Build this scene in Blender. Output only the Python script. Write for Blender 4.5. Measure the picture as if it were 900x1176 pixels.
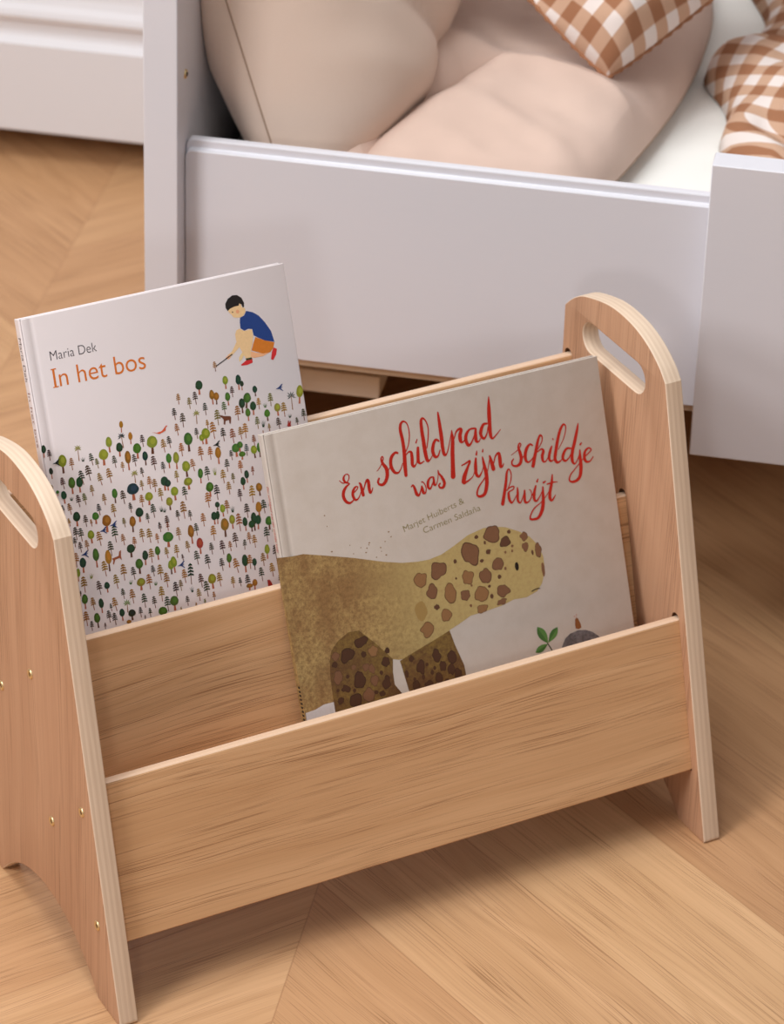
import bpy, bmesh, math, random
from mathutils import Vector, Matrix, noise
from math import sin, cos, pi, radians, tan, exp, sqrt

for _o in list(bpy.data.objects):
    bpy.data.objects.remove(_o, do_unlink=True)
S = bpy.context.scene
C = S.collection
random.seed(11)

# ------------------------------------------------------------------ frames
RACK_YAW=0.683837
CAM_POS=[0.359225, -2.322803, 1.833789]
CAM_R=[0.982089, 0.186457, 0.027114]
CAM_U=[-0.12081, 0.512712, 0.850018]
CAM_F=[-0.14459, 0.838069, -0.526055]
LENS_PX=4392.686
BK_TREES=dict(A=[-0.341728, 0.085609, 0.449747],e1=[0.778035, 0.62814, -0.01015],e2=[-0.235501, 0.306601, 0.922245],n=[0.58241, -0.715148, 0.386473],W=0.21933)
BK_TORT=dict(A=[-0.160466, 0.108238, 0.361453],e1=[0.777174, 0.629233, -0.008209],e2=[-0.230887, 0.297258, 0.92646],n=[0.585399, -0.718125, 0.376303],W=0.29346)

# ------------------------------------------------------------------ camera, world, lights, exposure
cam_d = bpy.data.cameras.new('camera')
cam = bpy.data.objects.new('camera', cam_d)
C.objects.link(cam)
cam_d.sensor_fit = 'VERTICAL'
cam_d.sensor_height = 24.0
cam_d.lens = LENS_PX * 24.0 / 1176.0
cam_d.clip_start = 0.05
_r, _u, _f = Vector(CAM_R), Vector(CAM_U), Vector(CAM_F)
cam.matrix_world = Matrix(((_r.x, _u.x, -_f.x, CAM_POS[0]), (_r.y, _u.y, -_f.y, CAM_POS[1]),
                           (_r.z, _u.z, -_f.z, CAM_POS[2]), (0, 0, 0, 1)))
cam_d.dof.use_dof = True
cam_d.dof.focus_distance = 2.86
cam_d.dof.aperture_fstop = 6.3
S.camera = cam

S.view_settings.view_transform = 'Standard'
S.view_settings.look = 'None'
S.view_settings.gamma = 1.0
S.view_settings.use_curve_mapping = False
S.view_settings.exposure = 0.0

W = bpy.data.worlds.new('room_light')
S.world = W
W.use_nodes = True
_bg = W.node_tree.nodes['Background']
# soft daylight of the room: dim near the ground, brighter from above
_nt = W.node_tree
_tc = _nt.nodes.new('ShaderNodeTexCoord')
_sx = _nt.nodes.new('ShaderNodeSeparateXYZ')
_nt.links.new(_tc.outputs['Generated'], _sx.inputs[0])
_mr = _nt.nodes.new('ShaderNodeMapRange')
_nt.links.new(_sx.outputs[2], _mr.inputs[0])
for _i, _v in ((1, 0.02), (2, 0.65), (3, 0.01), (4, 0.42)):
    _mr.inputs[_i].default_value = _v
_bg.inputs[0].default_value = (1.0, 0.965, 0.975, 1)
_nt.links.new(_mr.outputs[0], _bg.inputs[1])


def area(name, loc, target, size, power, col, sy=None):
    d = bpy.data.lights.new(name, 'AREA')
    d.energy = power
    d.color = col
    d.size = size
    if sy:
        d.shape = 'RECTANGLE'
        d.size_y = sy
    o = bpy.data.objects.new(name, d)
    C.objects.link(o)
    o.location = loc
    o.rotation_euler = (Vector(target) - Vector(loc)).to_track_quat('-Z', 'Y').to_euler()
    return o


area('ceiling_light', (-0.60, 0.0, 2.55), (0.1, 0.25, 0), 1.3, 33, (0.97, 0.985, 1.0), 1.0)
area('window_light', (0.16, -2.65, 1.47), (-0.15, 0.3, 0.35), 0.22, 7, (1.0, 0.95, 0.95))
area('side_window_light', (-1.6, -1.75, 2.3), (0.0, 0.2, 0.2), 0.85, 51, (1.0, 0.975, 0.985), 1.2)


# ------------------------------------------------------------------ helpers
def srgb(r, g, b):
    return tuple(((c / 255) / 12.92 if c / 255 <= 0.04045 else ((c / 255 + 0.055) / 1.055) ** 2.4) for c in (r, g, b))


def link(name, me, mats=(), parent=None, loc=None, smooth=False):
    o = bpy.data.objects.new(name, me)
    C.objects.link(o)
    for m in mats:
        me.materials.append(m)
    if parent:
        o.parent = parent
    if loc:
        o.location = loc
    if smooth:
        for p in me.polygons:
            p.use_smooth = True
    return o


def from_bm(name, bm, mats=(), parent=None, loc=None, smooth=False):
    me = bpy.data.meshes.new(name)
    bm.normal_update()
    bm.to_mesh(me)
    bm.free()
    return link(name, me, mats, parent, loc, smooth)


def empty(name, label, cat, mat=None, loc=None, group=None):
    o = bpy.data.objects.new(name, None)
    o.empty_display_size = 0.05
    C.objects.link(o)
    if mat is not None:
        o.matrix_world = mat
    if loc:
        o.location = loc
    o['label'] = label
    o['category'] = cat
    if group:
        o['group'] = group
    return o


def tag(o, label, cat):
    o['label'] = label
    o['category'] = cat
    return o


def structure(o):
    o['kind'] = 'structure'
    return o


def box(bm, x0, x1, y0, y1, z0, z1, bev=0.0, seg=2, mi=0):
    v = [bm.verts.new((x, y, z)) for z in (z0, z1) for y in (y0, y1) for x in (x0, x1)]
    fs = [bm.faces.new([v[i] for i in q]) for q in
          ((0, 2, 3, 1), (4, 5, 7, 6), (0, 1, 5, 4), (2, 6, 7, 3), (0, 4, 6, 2), (1, 3, 7, 5))]
    for f in fs:
        f.material_index = mi
    if bev > 0:
        es = list({e for f in fs for e in f.edges})
        r = bmesh.ops.bevel(bm, geom=es, offset=bev, segments=seg, profile=0.5, affect='EDGES')
        for f in r['faces']:
            f.material_index = mi
            f.smooth = True
    return bm


def extrude_profile(bm, pts, x0, x1, mi=0):
    """closed (y,z) profile swept along x"""
    a = [bm.verts.new((x0, y, z)) for y, z in pts]
    b = [bm.verts.new((x1, y, z)) for y, z in pts]
    n = len(pts)
    for i in range(n):
        j = (i + 1) % n
        bm.faces.new((a[i], a[j], b[j], b[i])).material_index = mi
    bm.faces.new(a[::-1]).material_index = mi
    bm.faces.new(b).material_index = mi
    bmesh.ops.recalc_face_normals(bm, faces=bm.faces)
    return bm


# ------------------------------------------------------------------ materials
class NT:
    def __init__(s, name):
        s.m = bpy.data.materials.new(name)
        s.m.use_nodes = True
        s.t = s.m.node_tree
        s.b = s.t.nodes['Principled BSDF']

    def n(s, typ, **kw):
        x = s.t.nodes.new(typ)
        for k, v in kw.items():
            setattr(x, k, v)
        return x

    def l(s, a, b):
        s.t.links.new(a, b)

    def math(s, op, a, b=None, c=None):
        x = s.n('ShaderNodeMath', operation=op)
        for i, v in enumerate((a, b, c)):
            if v is None:
                continue
            if isinstance(v, (int, float)):
                x.inputs[i].default_value = v
            else:
                s.l(v, x.inputs[i])
        return x.outputs[0]

    def mix(s, fac, a, b, blend='MIX'):
        x = s.n('ShaderNodeMix', data_type='RGBA', blend_type=blend)
        for sock, v in ((x.inputs[0], fac), (x.inputs[6], a), (x.inputs[7], b)):
            if isinstance(v, (int, float)):
                sock.default_value = v
            elif isinstance(v, tuple):
                sock.default_value = v + (1,) if len(v) == 3 else v
            else:
                s.l(v, sock)
        return x.outputs[2]

    def noise(s, vec, scale, detail=4, rough=0.5, dist=0.0):
        x = s.n('ShaderNodeTexNoise')
        s.l(vec, x.inputs['Vector'])
        x.inputs['Scale'].default_value = scale
        x.inputs['Detail'].default_value = detail
        x.inputs['Roughness'].default_value = rough
        x.inputs['Distortion'].default_value = dist
        return x.outputs['Fac']

    def mapping(s, vec, scale=(1, 1, 1), loc=(0, 0, 0), rot=(0, 0, 0)):
        x = s.n('ShaderNodeMapping')
        s.l(vec, x.inputs['Vector'])
        x.inputs['Scale'].default_value = scale
        x.inputs['Location'].default_value = loc
        x.inputs['Rotation'].default_value = rot
        return x.outputs[0]

    def ramp(s, fac, stops):
        x = s.n('ShaderNodeValToRGB')
        e = x.color_ramp.elements
        while len(e) < len(stops):
            e.new(0.5)
        for i, (p, c) in enumerate(stops):
            e[i].position = p
            e[i].color = (c, c, c, 1) if isinstance(c, (int, float)) else c + (1,)
        s.l(fac, x.inputs[0])
        return x.outputs[0]

    def bump(s, h, strength, dist=0.001):
        x = s.n('ShaderNodeBump')
        x.inputs['Strength'].default_value = strength
        x.inputs['Distance'].default_value = dist
        s.l(h, x.inputs['Height'])
        s.l(x.outputs[0], s.b.inputs['Normal'])

    def coord(s, which='Object'):
        return s.n('ShaderNodeTexCoord').outputs[which]


def plain(name, col, rough=0.5, spec=0.5, metal=0.0, sheen=0.0):
    t = NT(name)
    t.b.inputs['Base Color'].default_value = col + (1,)
    t.b.inputs['Roughness'].default_value = rough
    t.b.inputs['Specular IOR Level'].default_value = spec
    t.b.inputs['Metallic'].default_value = metal
    t.b.inputs['Sheen Weight'].default_value = sheen
    return t


def wood_nodes(t, vec, ca, cb, cc, pore=0.5, band=1.0, fine=1.0, cb2=None):
    """vec: x along the grain, y across, metres. returns colour socket"""
    cb2 = cb2 or cb
    warp = t.noise(t.mapping(vec, (2.2, 6, 6)), 1.0, 2, 0.5)
    w2 = t.math('MULTIPLY', t.math('SUBTRACT', warp, 0.5), 0.035)
    sep = t.n('ShaderNodeSeparateXYZ')
    t.l(vec, sep.inputs[0])
    y2 = t.math('ADD', sep.outputs[1], w2)
    comb = t.n('ShaderNodeCombineXYZ')
    t.l(sep.outputs[0], comb.inputs[0])
    t.l(y2, comb.inputs[1])
    t.l(sep.outputs[2], comb.inputs[2])
    v2 = comb.outputs[0]
    big = t.noise(t.mapping(v2, (1.6, 42, 42)), 1.0, 3, 0.55)
    bandf = t.ramp(big, [(0.36, 0.0), (0.66, 1.0)])
    # cathedral lines: contour bands of a slow field
    cf = t.noise(t.mapping(v2, (1.3, 11, 11)), 1.0, 1, 0.4)
    cl_ = t.math('ABSOLUTE', t.math('SUBTRACT', t.math('FRACT', t.math('MULTIPLY', cf, 13.0)), 0.5))
    cath = t.math('MULTIPLY', t.ramp(cl_, [(0.0, 1.0), (0.16, 0.25), (0.34, 0.0)]), t.ramp(t.noise(t.mapping(v2, (2.0, 8, 8), (3, 1, 0)), 1.0, 1), [(0.40, 0.0), (0.60, 1.0)]))
    col = t.mix(t.math('MULTIPLY', bandf, band), ca, cb)
    col = t.mix(t.math('MULTIPLY', cath, 0.62 * fine), col, cb2)
    streak = t.noise(t.mapping(v2, (3.0, 300, 300)), 1.0, 4, 0.6)
    st = t.ramp(streak, [(0.40, 0.0), (0.62, 1.0)])
    col = t.mix(t.math('MULTIPLY', st, 0.35 * fine), col, cb)
    pr = t.noise(t.mapping(v2, (11.0, 1150, 1150)), 1.0, 1, 0.5)
    pf = t.ramp(pr, [(0.54, 0.0), (0.64, 1.0)])
    pm = t.noise(t.mapping(v2, (3.0, 60, 60)), 1.0, 2, 0.5)
    pf = t.math('MULTIPLY', pf, t.ramp(pm, [(0.38, 0.15), (0.62, 1.0)]))
    col = t.mix(t.math('MULTIPLY', pf, pore), col, cc)
    return col, pf


def wood(name, axis, ca, cb, cc, pore=0.5, band=1.0, fine=1.0, rough=0.5):
    t = NT(name)
    co = t.coord('Object')
    oi = t.n('ShaderNodeObjectInfo')
    sep = t.n('ShaderNodeSeparateXYZ')
    t.l(co, sep.inputs[0])
    comb = t.n('ShaderNodeCombineXYZ')
    idx = {'x': (0, 2, 1), 'y': (1, 0, 2), 'z': (2, 1, 0)}[axis]
    for i, k in enumerate(idx):
        t.l(sep.outputs[k], comb.inputs[i])
    off = t.math('MULTIPLY', oi.outputs['Random'], 7.3)
    add = t.n('ShaderNodeVectorMath', operation='ADD')
    t.l(comb.outputs[0], add.inputs[0])
    c2 = t.n('ShaderNodeCombineXYZ')
    t.l(off, c2.inputs[0])
    t.l(off, c2.inputs[1])
    t.l(c2.outputs[0], add.inputs[1])
    col, pf = wood_nodes(t, add.outputs[0], ca, cb, cc, pore, band, fine)
    t.l(col, t.b.inputs['Base Color'])
    t.b.inputs['Roughness'].default_value = rough
    t.b.inputs['Specular IOR Level'].default_value = 0.35
    t.bump(t.math('SUBTRACT', 1.0, pf), 0.25, 0.0003)
    return t.m


M_board = wood('oak_veneer_board', 'x', srgb(226, 183, 138), srgb(204, 158, 113), srgb(136, 92, 58), 0.68, 0.7)
M_side = wood('oak_veneer_side', 'z', srgb(196, 153, 121), srgb(182, 138, 107), srgb(134, 94, 68), 0.6, 0.7, 0.8)
M_slat = wood('plain_pine', 'x', srgb(222, 204, 182), srgb(210, 188, 162), srgb(170, 140, 112), 0.2, 0.7)


def ply_material(name, top=False):
    t = NT(name)
    co = t.coord('Object')
    sep = t.n('ShaderNodeSeparateXYZ')
    t.l(co, sep.inputs[0])
    # seven plies through the 15 mm thickness (x)
    ph = t.math('MULTIPLY', sep.outputs[0], 1 / 0.0043)
    fr = t.math('ABSOLUTE', t.math('SUBTRACT', t.math('FRACT', t.math('ADD', ph, 50.2)), 0.5))
    s = t.ramp(fr, [(0.2, 0.0), (0.32, 1.0)])
    nz = t.noise(t.mapping(co, (900, 25, 25)), 1.0, 3, 0.6)
    col = t.mix(t.math('MULTIPLY', s, 0.4), srgb(228, 205, 180), srgb(204, 176, 148))
    col = t.mix(t.math('MULTIPLY', t.ramp(nz, [(0.4, 0.0), (0.7, 1.0)]), 0.35), col, srgb(200, 174, 146))
    t.l(col, t.b.inputs['Base Color'])
    t.b.inputs['Roughness'].default_value = 0.5
    return t.m


M_beam = wood('painted_beam', 'x', srgb(242, 232, 218), srgb(236, 224, 208), srgb(214, 196, 174), 0.1, 0.5)
M_ply = ply_material('birch_ply_edge')
M_slotshade = plain('slot_shade', srgb(112, 76, 50), 0.8, 0.2).m  # dark brown stands in for the shade inside the board slots
_t = NT('board_top_edge')
_co = _t.coord('Object')
_nz = _t.noise(_t.mapping(_co, (6, 500, 500)), 1.0, 3, 0.6)
_t.l(_t.mix(_nz, srgb(232, 202, 174), srgb(218, 182, 150)), _t.b.inputs['Base Color'])
_t.b.inputs['Roughness'].default_value = 0.45
M_topedge = _t.m


def white_paint(name, col, rough):
    t = NT(name)
    co = t.coord('Object')
    nz = t.noise(t.mapping(co, (30, 300, 300)), 1.0, 3, 0.6)
    t.l(t.mix(t.math('MULTIPLY', nz, 0.25), col, tuple(c * 0.94 for c in col)), t.b.inputs['Base Color'])
    t.b.inputs['Roughness'].default_value = rough
    t.b.inputs['Specular IOR Level'].default_value = 0.4
    t.bump(nz, 0.05, 0.0005)
    return t.m


M_white = white_paint('white_lacquer', (0.72, 0.715, 0.755), 0.38)
M_unitpaint = white_paint('white_unit_paint', (0.74, 0.73, 0.745), 0.6)
M_mattress = plain('cream_sheet', (0.88, 0.88, 0.835), 0.9, 0.2).m
M_brass = plain('brass_screw', srgb(226, 200, 150), 0.32, 0.5, 0.85).m
M_slot = plain('screw_recess', srgb(60, 42, 25), 0.6).m


def fabric(name, col, col2, weave=2600, bump=0.25):
    t = NT(name)
    co = t.coord('Object')
    a = t.n('ShaderNodeTexWave', wave_type='BANDS', bands_direction='DIAGONAL')
    t.l(co, a.inputs['Vector'])
    a.inputs['Scale'].default_value = weave / 6
    a.inputs['Distortion'].default_value = 1.5
    nz = t.noise(co, 900, 3, 0.6)
    big = t.noise(co, 6, 3, 0.5)
    h = t.math('ADD', t.math('MULTIPLY', a.outputs['Fac'], 0.5), nz)
    c = t.mix(t.ramp(big, [(0.35, 0.0), (0.65, 1.0)]), col, col2)
    c = t.mix(t.math('MULTIPLY', nz, 0.3), c, tuple(x * 0.8 for x in col))
    t.l(c, t.b.inputs['Base Color'])
    t.b.inputs['Roughness'].default_value = 0.9
    t.b.inputs['Specular IOR Level'].default_value = 0.15
    t.b.inputs['Sheen Weight'].default_value = 0.15
    t.bump(h, bump, 0.0006)
    return t


M_seam = fabric('seam_thread', srgb(178, 152, 132), srgb(170, 145, 125)).m
M_beige = fabric('beige_canvas', srgb(233, 211, 194), srgb(227, 203, 185), bump=0.6).m
M_pinkbeige = fabric('rosy_beige_cotton', srgb(220, 195, 180), srgb(214, 187, 171), 3400, 0.35).m


def gingham(name, white, mid, dark, cell):
    t = NT(name)
    uv = t.coord('UV')
    sep = t.n('ShaderNodeSeparateXYZ')
    t.l(uv, sep.inputs[0])
    k = []
    for i in (0, 1):
        f = t.math('FRACT', t.math('ADD', t.math('DIVIDE', sep.outputs[i], cell * 2), 40.0))
        d = t.math('ABSOLUTE', t.math('SUBTRACT', f, 0.5))
        k.append(t.ramp(d, [(0.235, 0.0), (0.265, 1.0)]))
    s = t.math('MULTIPLY', t.math('ADD', k[0], k[1]), 0.5)
    col = t.ramp(s, [(0.0, white), (0.5, mid), (1.0, dark)])
    nz = t.noise(uv, 900, 2, 0.5)
    col = t.mix(t.math('MULTIPLY', nz, 0.3), col, t.mix(1.0, col, (0.75, 0.7, 0.66), 'MULTIPLY'))
    t.l(col, t.b.inputs['Base Color'])
    t.b.inputs['Roughness'].default_value = 0.9
    t.b.inputs['Specular IOR Level'].default_value = 0.15
    return t.m


M_gingham = gingham('brown_gingham', srgb(236, 226, 220), srgb(204, 168, 142), srgb(164, 116, 86), 0.0128)

# ------------------------------------------------------------------ floor: chevron oak planks
PITCH, X0, WP, ANG = 0.463, -0.097, 0.129, radians(43)
SY = WP / cos(ANG)


def floor_material():
    t = NT('chevron_oak')
    uv = t.n('ShaderNodeUVMap', uv_map='grain').outputs[0]
    uv2 = t.n('ShaderNodeUVMap', uv_map='plank').outputs[0]
    at = t.n('ShaderNodeAttribute', attribute_name='tone')
    tone = at.outputs['Color']
    sc = t.n('ShaderNodeSeparateColor')
    t.l(tone, sc.inputs[0])
    ca = t.mix(sc.outputs[0], srgb(217, 175, 131), srgb(205, 160, 117))
    ca = t.mix(t.math('MULTIPLY', sc.outputs[1], 0.6), ca, srgb(198, 152, 112))
    cb = t.mix(1.0, ca, (0.80, 0.76, 0.70), 'MULTIPLY')
    cc = t.mix(1.0, ca, (0.50, 0.43, 0.37), 'MULTIPLY')
    col, pf = wood_nodes(t, uv, ca, cb, cc, 0.85, 0.6, 1.0)
    sp = t.n('ShaderNodeSeparateXYZ')
    t.l(uv2, sp.inputs[0])
    e1 = t.math('MINIMUM', sp.outputs[1], t.math('SUBTRACT', WP, sp.outputs[1]))
    e2 = t.math('MINIMUM', sp.outputs[0], t.math('SUBTRACT', PITCH, sp.outputs[0]))
    gap = t.ramp(t.math('MULTIPLY', t.math('MINIMUM', e1, e2), 400.0), [(0.1, 1.0), (0.35, 0.0)])
    col = t.mix(t.math('MULTIPLY', gap, 0.45), col, srgb(150, 105, 70))
    t.l(col, t.b.inputs['Base Color'])
    t.b.inputs['Roughness'].default_value = 0.42
    t.b.inputs['Specular IOR Level'].default_value = 0.3
    h = t.math('SUBTRACT', t.math('SUBTRACT', 1.0, t.math('MULTIPLY', pf, 0.5)), gap)
    t.bump(h, 0.25, 0.0005)
    return t.m


def make_floor():
    bm = bmesh.new()
    ug = bm.loops.layers.uv.new('grain')
    up = bm.loops.layers.uv.new('plank')
    cl = bm.loops.layers.float_color.new('tone')
    dy = PITCH * tan(ANG)
    rnd = random.Random(5)
    for i in range(-6, 7):
        xa = X0 + i * PITCH
        xb = xa + PITCH
        # even columns fall towards +x, odd ones rise
        sg = -1 if i % 2 == 0 else 1
        for k in range(-22, 20):
            ya = 0.395 + k * SY if sg < 0 else 0.395 + k * SY - dy
            yb = ya + sg * dy
            if min(ya, yb) > 2.3 or min(ya, yb) < -3.3:
                continue
            vs = [bm.verts.new(p) for p in ((xa, ya - SY, 0), (xb, yb - SY, 0), (xb, yb, 0), (xa, ya, 0))]
            f = bm.faces.new(vs)
            ox, oy = rnd.uniform(0, 30), rnd.uniform(0, 30)
            tn = {(0, 0): (0.0, 0.05), (0, 1): (0.9, 0.9), (0, -1): (0.35, 0.25), (-1, 0): (0.3, 0.3)}.get((i, k), (rnd.random(), rnd.random())) + (0, 1)
            d = Vector((cos(ANG), sg * sin(ANG)))
            nn = Vector((-d.y, d.x))
            o = Vector((xa, ya - SY))
            for lp in f.loops:
                q = Vector(lp.vert.co.xy) - o
                lp[ug].uv = (q.dot(d) + ox, q.dot(nn) + oy)
                lp[up].uv = (lp.vert.co.x - xa, q.dot(nn))
                lp[cl] = tn
    o = from_bm('floor', bm, [floor_material()])
    structure(o)


make_floor()

# ------------------------------------------------------------------ white fitted furniture with a moulded base, raised off the floor
bm = bmesh.new()
box(bm, -2.6, 2.6, 1.226, 1.62, 0.0385, 2.5)  # unseen furniture body, raised to leave a shadow gap over the floor
box(bm, -2.6, 2.6, 1.62, 1.70, 0.0, 2.5)
structure(from_bm('fitted_unit_back', bm, [M_unitpaint]))
bm = bmesh.new()
prof = [(1.2005, 0.0385), (1.2, 0.040), (1.2, 0.1385), (1.2025, 0.1405), (1.2075, 0.1455), (1.209, 0.150), (1.209, 0.160),
        (1.2065, 0.1625), (1.2035, 0.1655), (1.2025, 0.170), (1.2045, 0.1755), (1.209, 0.182), (1.212, 0.190),
        (1.2145, 0.205), (1.218, 0.215), (1.2255, 0.217), (1.2255, 0.0385)]
extrude_profile(bm, prof, -2.6, 2.6)
structure(from_bm('moulded_base_back', bm, [M_unitpaint]))

# ------------------------------------------------------------------ white child's bed
bed = empty('childs_bed', 'white wooden child bed with a low front rail, tall end post and raised side panel', 'bed', loc=(0, 0, 0))
YF = 0.445
bm = bmesh.new()
box(bm, -0.3365, -0.3075, YF, 1.19, 0.0, 0.78, 0.0012)
post = from_bm('headboard', bm, [M_white], bed)
# brass cross dowel in the headboard
bm = bmesh.new()
bmesh.ops.create_cone(bm, segments=20, radius1=0.0042, radius2=0.0036, depth=0.0016, cap_ends=True,
                      matrix=Matrix.Translation((-0.3068, 0.472, 0.478)) @ Matrix.Rotation(pi / 2, 4, 'Y'))
bmesh.ops.create_cone(bm, segments=12, radius1=0.0018, radius2=0.0018, depth=0.001, cap_ends=True,
                      matrix=Matrix.Translation((-0.3058, 0.472, 0.478)) @ Matrix.Rotation(pi / 2, 4, 'Y'))
for f in bm.faces:
    if f.calc_center_median().x > -0.3059:
        f.material_index = 1
from_bm('screw', bm, [M_brass, M_slot], post)

# front rail: flat board, small lip and a cove under the top edge, top left corner rounded
bm = bmesh.new()
pr = [(0.470, 0.2222), (0.470, 0.4088), (0.4707, 0.4097), (0.4738, 0.4100), (0.4747, 0.4108), (0.4747, 0.4168),
      (0.4752, 0.4177), (0.4765, 0.4181), (0.4815, 0.4181), (0.483, 0.4170), (0.483, 0.2222)]
xs = [-0.3068 + 0.006 * (1 - cos(a * pi / 12)) for a in range(7)]
hs = [0.006 * sin(a * pi / 12) - 0.006 for a in range(7)]
rows = []
for x, h in list(zip(xs, hs)) + [(0.60, 0.0), (1.05, 0.0)]:
    rows.append([bm.verts.new((x, y, z + (h if z > 0.3 else 0))) for y, z in pr])
for a, b in zip(rows[:-1], rows[1:]):
    for i in range(len(pr)):
        j = (i + 1) % len(pr)
        bm.faces.new((a[i], b[i], b[j], a[j]))
bm.faces.new(rows[0])
bm.faces.new(rows[-1][::-1])
bmesh.ops.recalc_face_normals(bm, faces=bm.faces)
from_bm('front_rail', bm, [M_white], bed)
bm = bmesh.new()
box(bm, 0.1335, 1.08, YF, 0.4695, 0.189, 0.4605, 0.0008, 1)
from_bm('side_panel', bm, [M_white], bed)
bm = bmesh.new()
box(bm, 1.051, 1.08, 0.470, 1.19, 0.0, 0.60, 0.0012)
from_bm('footboard', bm, [M_white], bed)
bm = bmesh.new()
box(bm, -0.307, 1.05, 1.166, 1.19, 0.19, 0.46, 0.001)
from_bm('back_rail', bm, [M_white], bed)
bm = bmesh.new()
box(bm, -0.307, 1.05, 0.4835, 0.512, 0.2085, 0.232, 0.001)
o = from_bm('ledge_strip', bm, [M_slat], bed)
o['label'] = 'pale wood ledge under the white rail'
bm = bmesh.new()
box(bm, -0.307, 1.05, 0.485, 1.165, 0.233, 0.247)
from_bm('mattress_base', bm, [M_slat], bed)
bm = bmesh.new()
box(bm, -0.307, -0.1575, 0.585, 0.645, 0.1245, 0.147, 0.001)
from_bm('support_beam', bm, [M_beam], bed)['label'] = 'pale cream beam under the bed'


def disp(p, s, a):
    return a * noise.noise((Vector(p) + Vector((7.31, 9.17, 5.53))) * s)


# mattress (lies in the bed)
bm = bmesh.new()
box(bm, -0.300, 1.045, 0.492, 1.160, 0.2475, 0.352, 0.018, 4)
tag(from_bm('mattress', bm, [M_mattress], smooth=True), 'cream white mattress lying in the white bed behind the front rail', 'mattress')


def puff(name, mat, su, sv, tf, tb, mw, label, cat, extra=None, n=72, pinch=0.05, pw=0.42, wr=0.004, uvs=1.0, seam=None, seed=0, corner=0.10):
    """closed cushion: two quilted-looking halves meeting in a seam"""
    me = bpy.data.meshes.new(name)
    V, F, UV = [], [], []
    for side in (1, -1):
        for j in range(n + 1):
            for i in range(n + 1):
                # denser towards the rim
                u = sin((i / n * 2 - 1) * pi / 2)
                v = sin((j / n * 2 - 1) * pi / 2)
                x = su * u * (1 - pinch * (1 - v * v) * abs(u)) * (1 - corner * (abs(u * v)) ** 3 * 0.6)
                y = sv * v * (1 - pinch * (1 - u * u) * abs(v)) * (1 - corner * (abs(u * v)) ** 3 * 0.6)
                prof_ = max(0.0, (1 - u * u) * (1 - v * v)) ** pw
                t = (tf if side > 0 else tb) * prof_
                p = Vector((x, y, side * t))
                w = min(1, prof_ * 2.0)
                p.z += w * (disp((x + seed, y, side), 9, wr * 1.6) + disp((x, y + seed, side * 3), 24, wr * 0.6))
                if extra:
                    p = extra(p, u, v, side, w)
                V.append(p)
                UV.append((x * uvs, y * uvs))
        base = 0 if side > 0 else (n + 1) ** 2
        for j in range(n):
            for i in range(n):
                a = base + j * (n + 1) + i
                q = (a, a + 1, a + n + 2, a + n + 1)
                F.append(q if side > 0 else q[::-1])
    me.from_pydata(V, [], F)
    uvl = me.uv_layers.new(name='UVMap')
    for lp in me.loops:
        uvl.data[lp.index].uv = UV[lp.vertex_index]
    bm = bmesh.new()
    bm.from_mesh(me)
    bmesh.ops.remove_doubles(bm, verts=bm.verts, dist=0.00002)
    bm.to_mesh(me)
    bm.free()
    o = link(name, me, [mat], smooth=True)
    o.matrix_world = mw
    tag(o, label, cat)
    if seam:
        pts = []
        m = 60
        ring = [(-1 + 2 * k / m, -1) for k in range(m)] + [(1, -1 + 2 * k / m) for k in range(m)] + \
               [(1 - 2 * k / m, 1) for k in range(m)] + [(-1, 1 - 2 * k / m) for k in range(m)]
        for u, v in ring:
            x = su * u * (1 - pinch * (1 - v * v) * abs(u)) * (1 - corner * (abs(u * v)) ** 3 * 0.6)
            y = sv * v * (1 - pinch * (1 - u * u) * abs(v)) * (1 - corner * (abs(u * v)) ** 3 * 0.6)
            p = Vector((x, y, 0))
            if extra:
                p = extra(p, u, v, 1, 0)
            pts.append(p)
        tube('piping', pts, seam[0], seam[1], o, closed=True, ruff=seam[2])
    return o


def tube(name, pts, r, mat, parent, closed=False, seg=8, ruff=0.0):
    bm = bmesh.new()
    n = len(pts)
    rings = []
    for i, p in enumerate(pts):
        a = pts[(i - 1) % n] if closed or i > 0 else p
        b = pts[(i + 1) % n] if closed or i < n - 1 else p
        t = (b - a)
        if t.length < 1e-9:
            t = Vector((1, 0, 0))
        t.normalize()
        up = Vector((0, 0, 1)) if abs(t.z) < 0.9 else Vector((1, 0, 0))
        s = t.cross(up).normalized()
        q = s.cross(t)
        rr = r * (1 + ruff * sin(i * 2.1))
        rings.append([bm.verts.new(p + s * rr * cos(2 * pi * k / seg) + q * rr * sin(2 * pi * k / seg)) for k in range(seg)])
    m = n if closed else n - 1
    for i in range(m):
        A, B = rings[i], rings[(i + 1) % n]
        for k in range(seg):
            bm.faces.new((A[k], A[(k + 1) % seg], B[(k + 1) % seg], B[k]))
    bmesh.ops.recalc_face_normals(bm, faces=bm.faces)
    return from_bm(name, bm, [mat], parent, smooth=True)


def frame_m(origin, ex, ey):
    ex = Vector(ex).normalized()
    ez = ex.cross(Vector(ey)).normalized()
    ey = ez.cross(ex)
    return Matrix(((ex.x, ey.x, ez.x, origin[0]), (ex.y, ey.y, ez.y, origin[1]), (ex.z, ey.z, ez.z, origin[2]), (0, 0, 0, 1)))


# ------------------------------------------------------------------ cushions and gingham cloth on the bed
def g1(d, s):
    return exp(-(d / s) ** 2)


def seg_d(p, a, b):
    """signed distance from the line a-b and position along it"""
    ax, ay = b[0] - a[0], b[1] - a[1]
    L = sqrt(ax * ax + ay * ay)
    px_, py_ = p[0] - a[0], p[1] - a[1]
    return (px_ * ay - py_ * ax) / L, (px_ * ax + py_ * ay) / L / L


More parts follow.
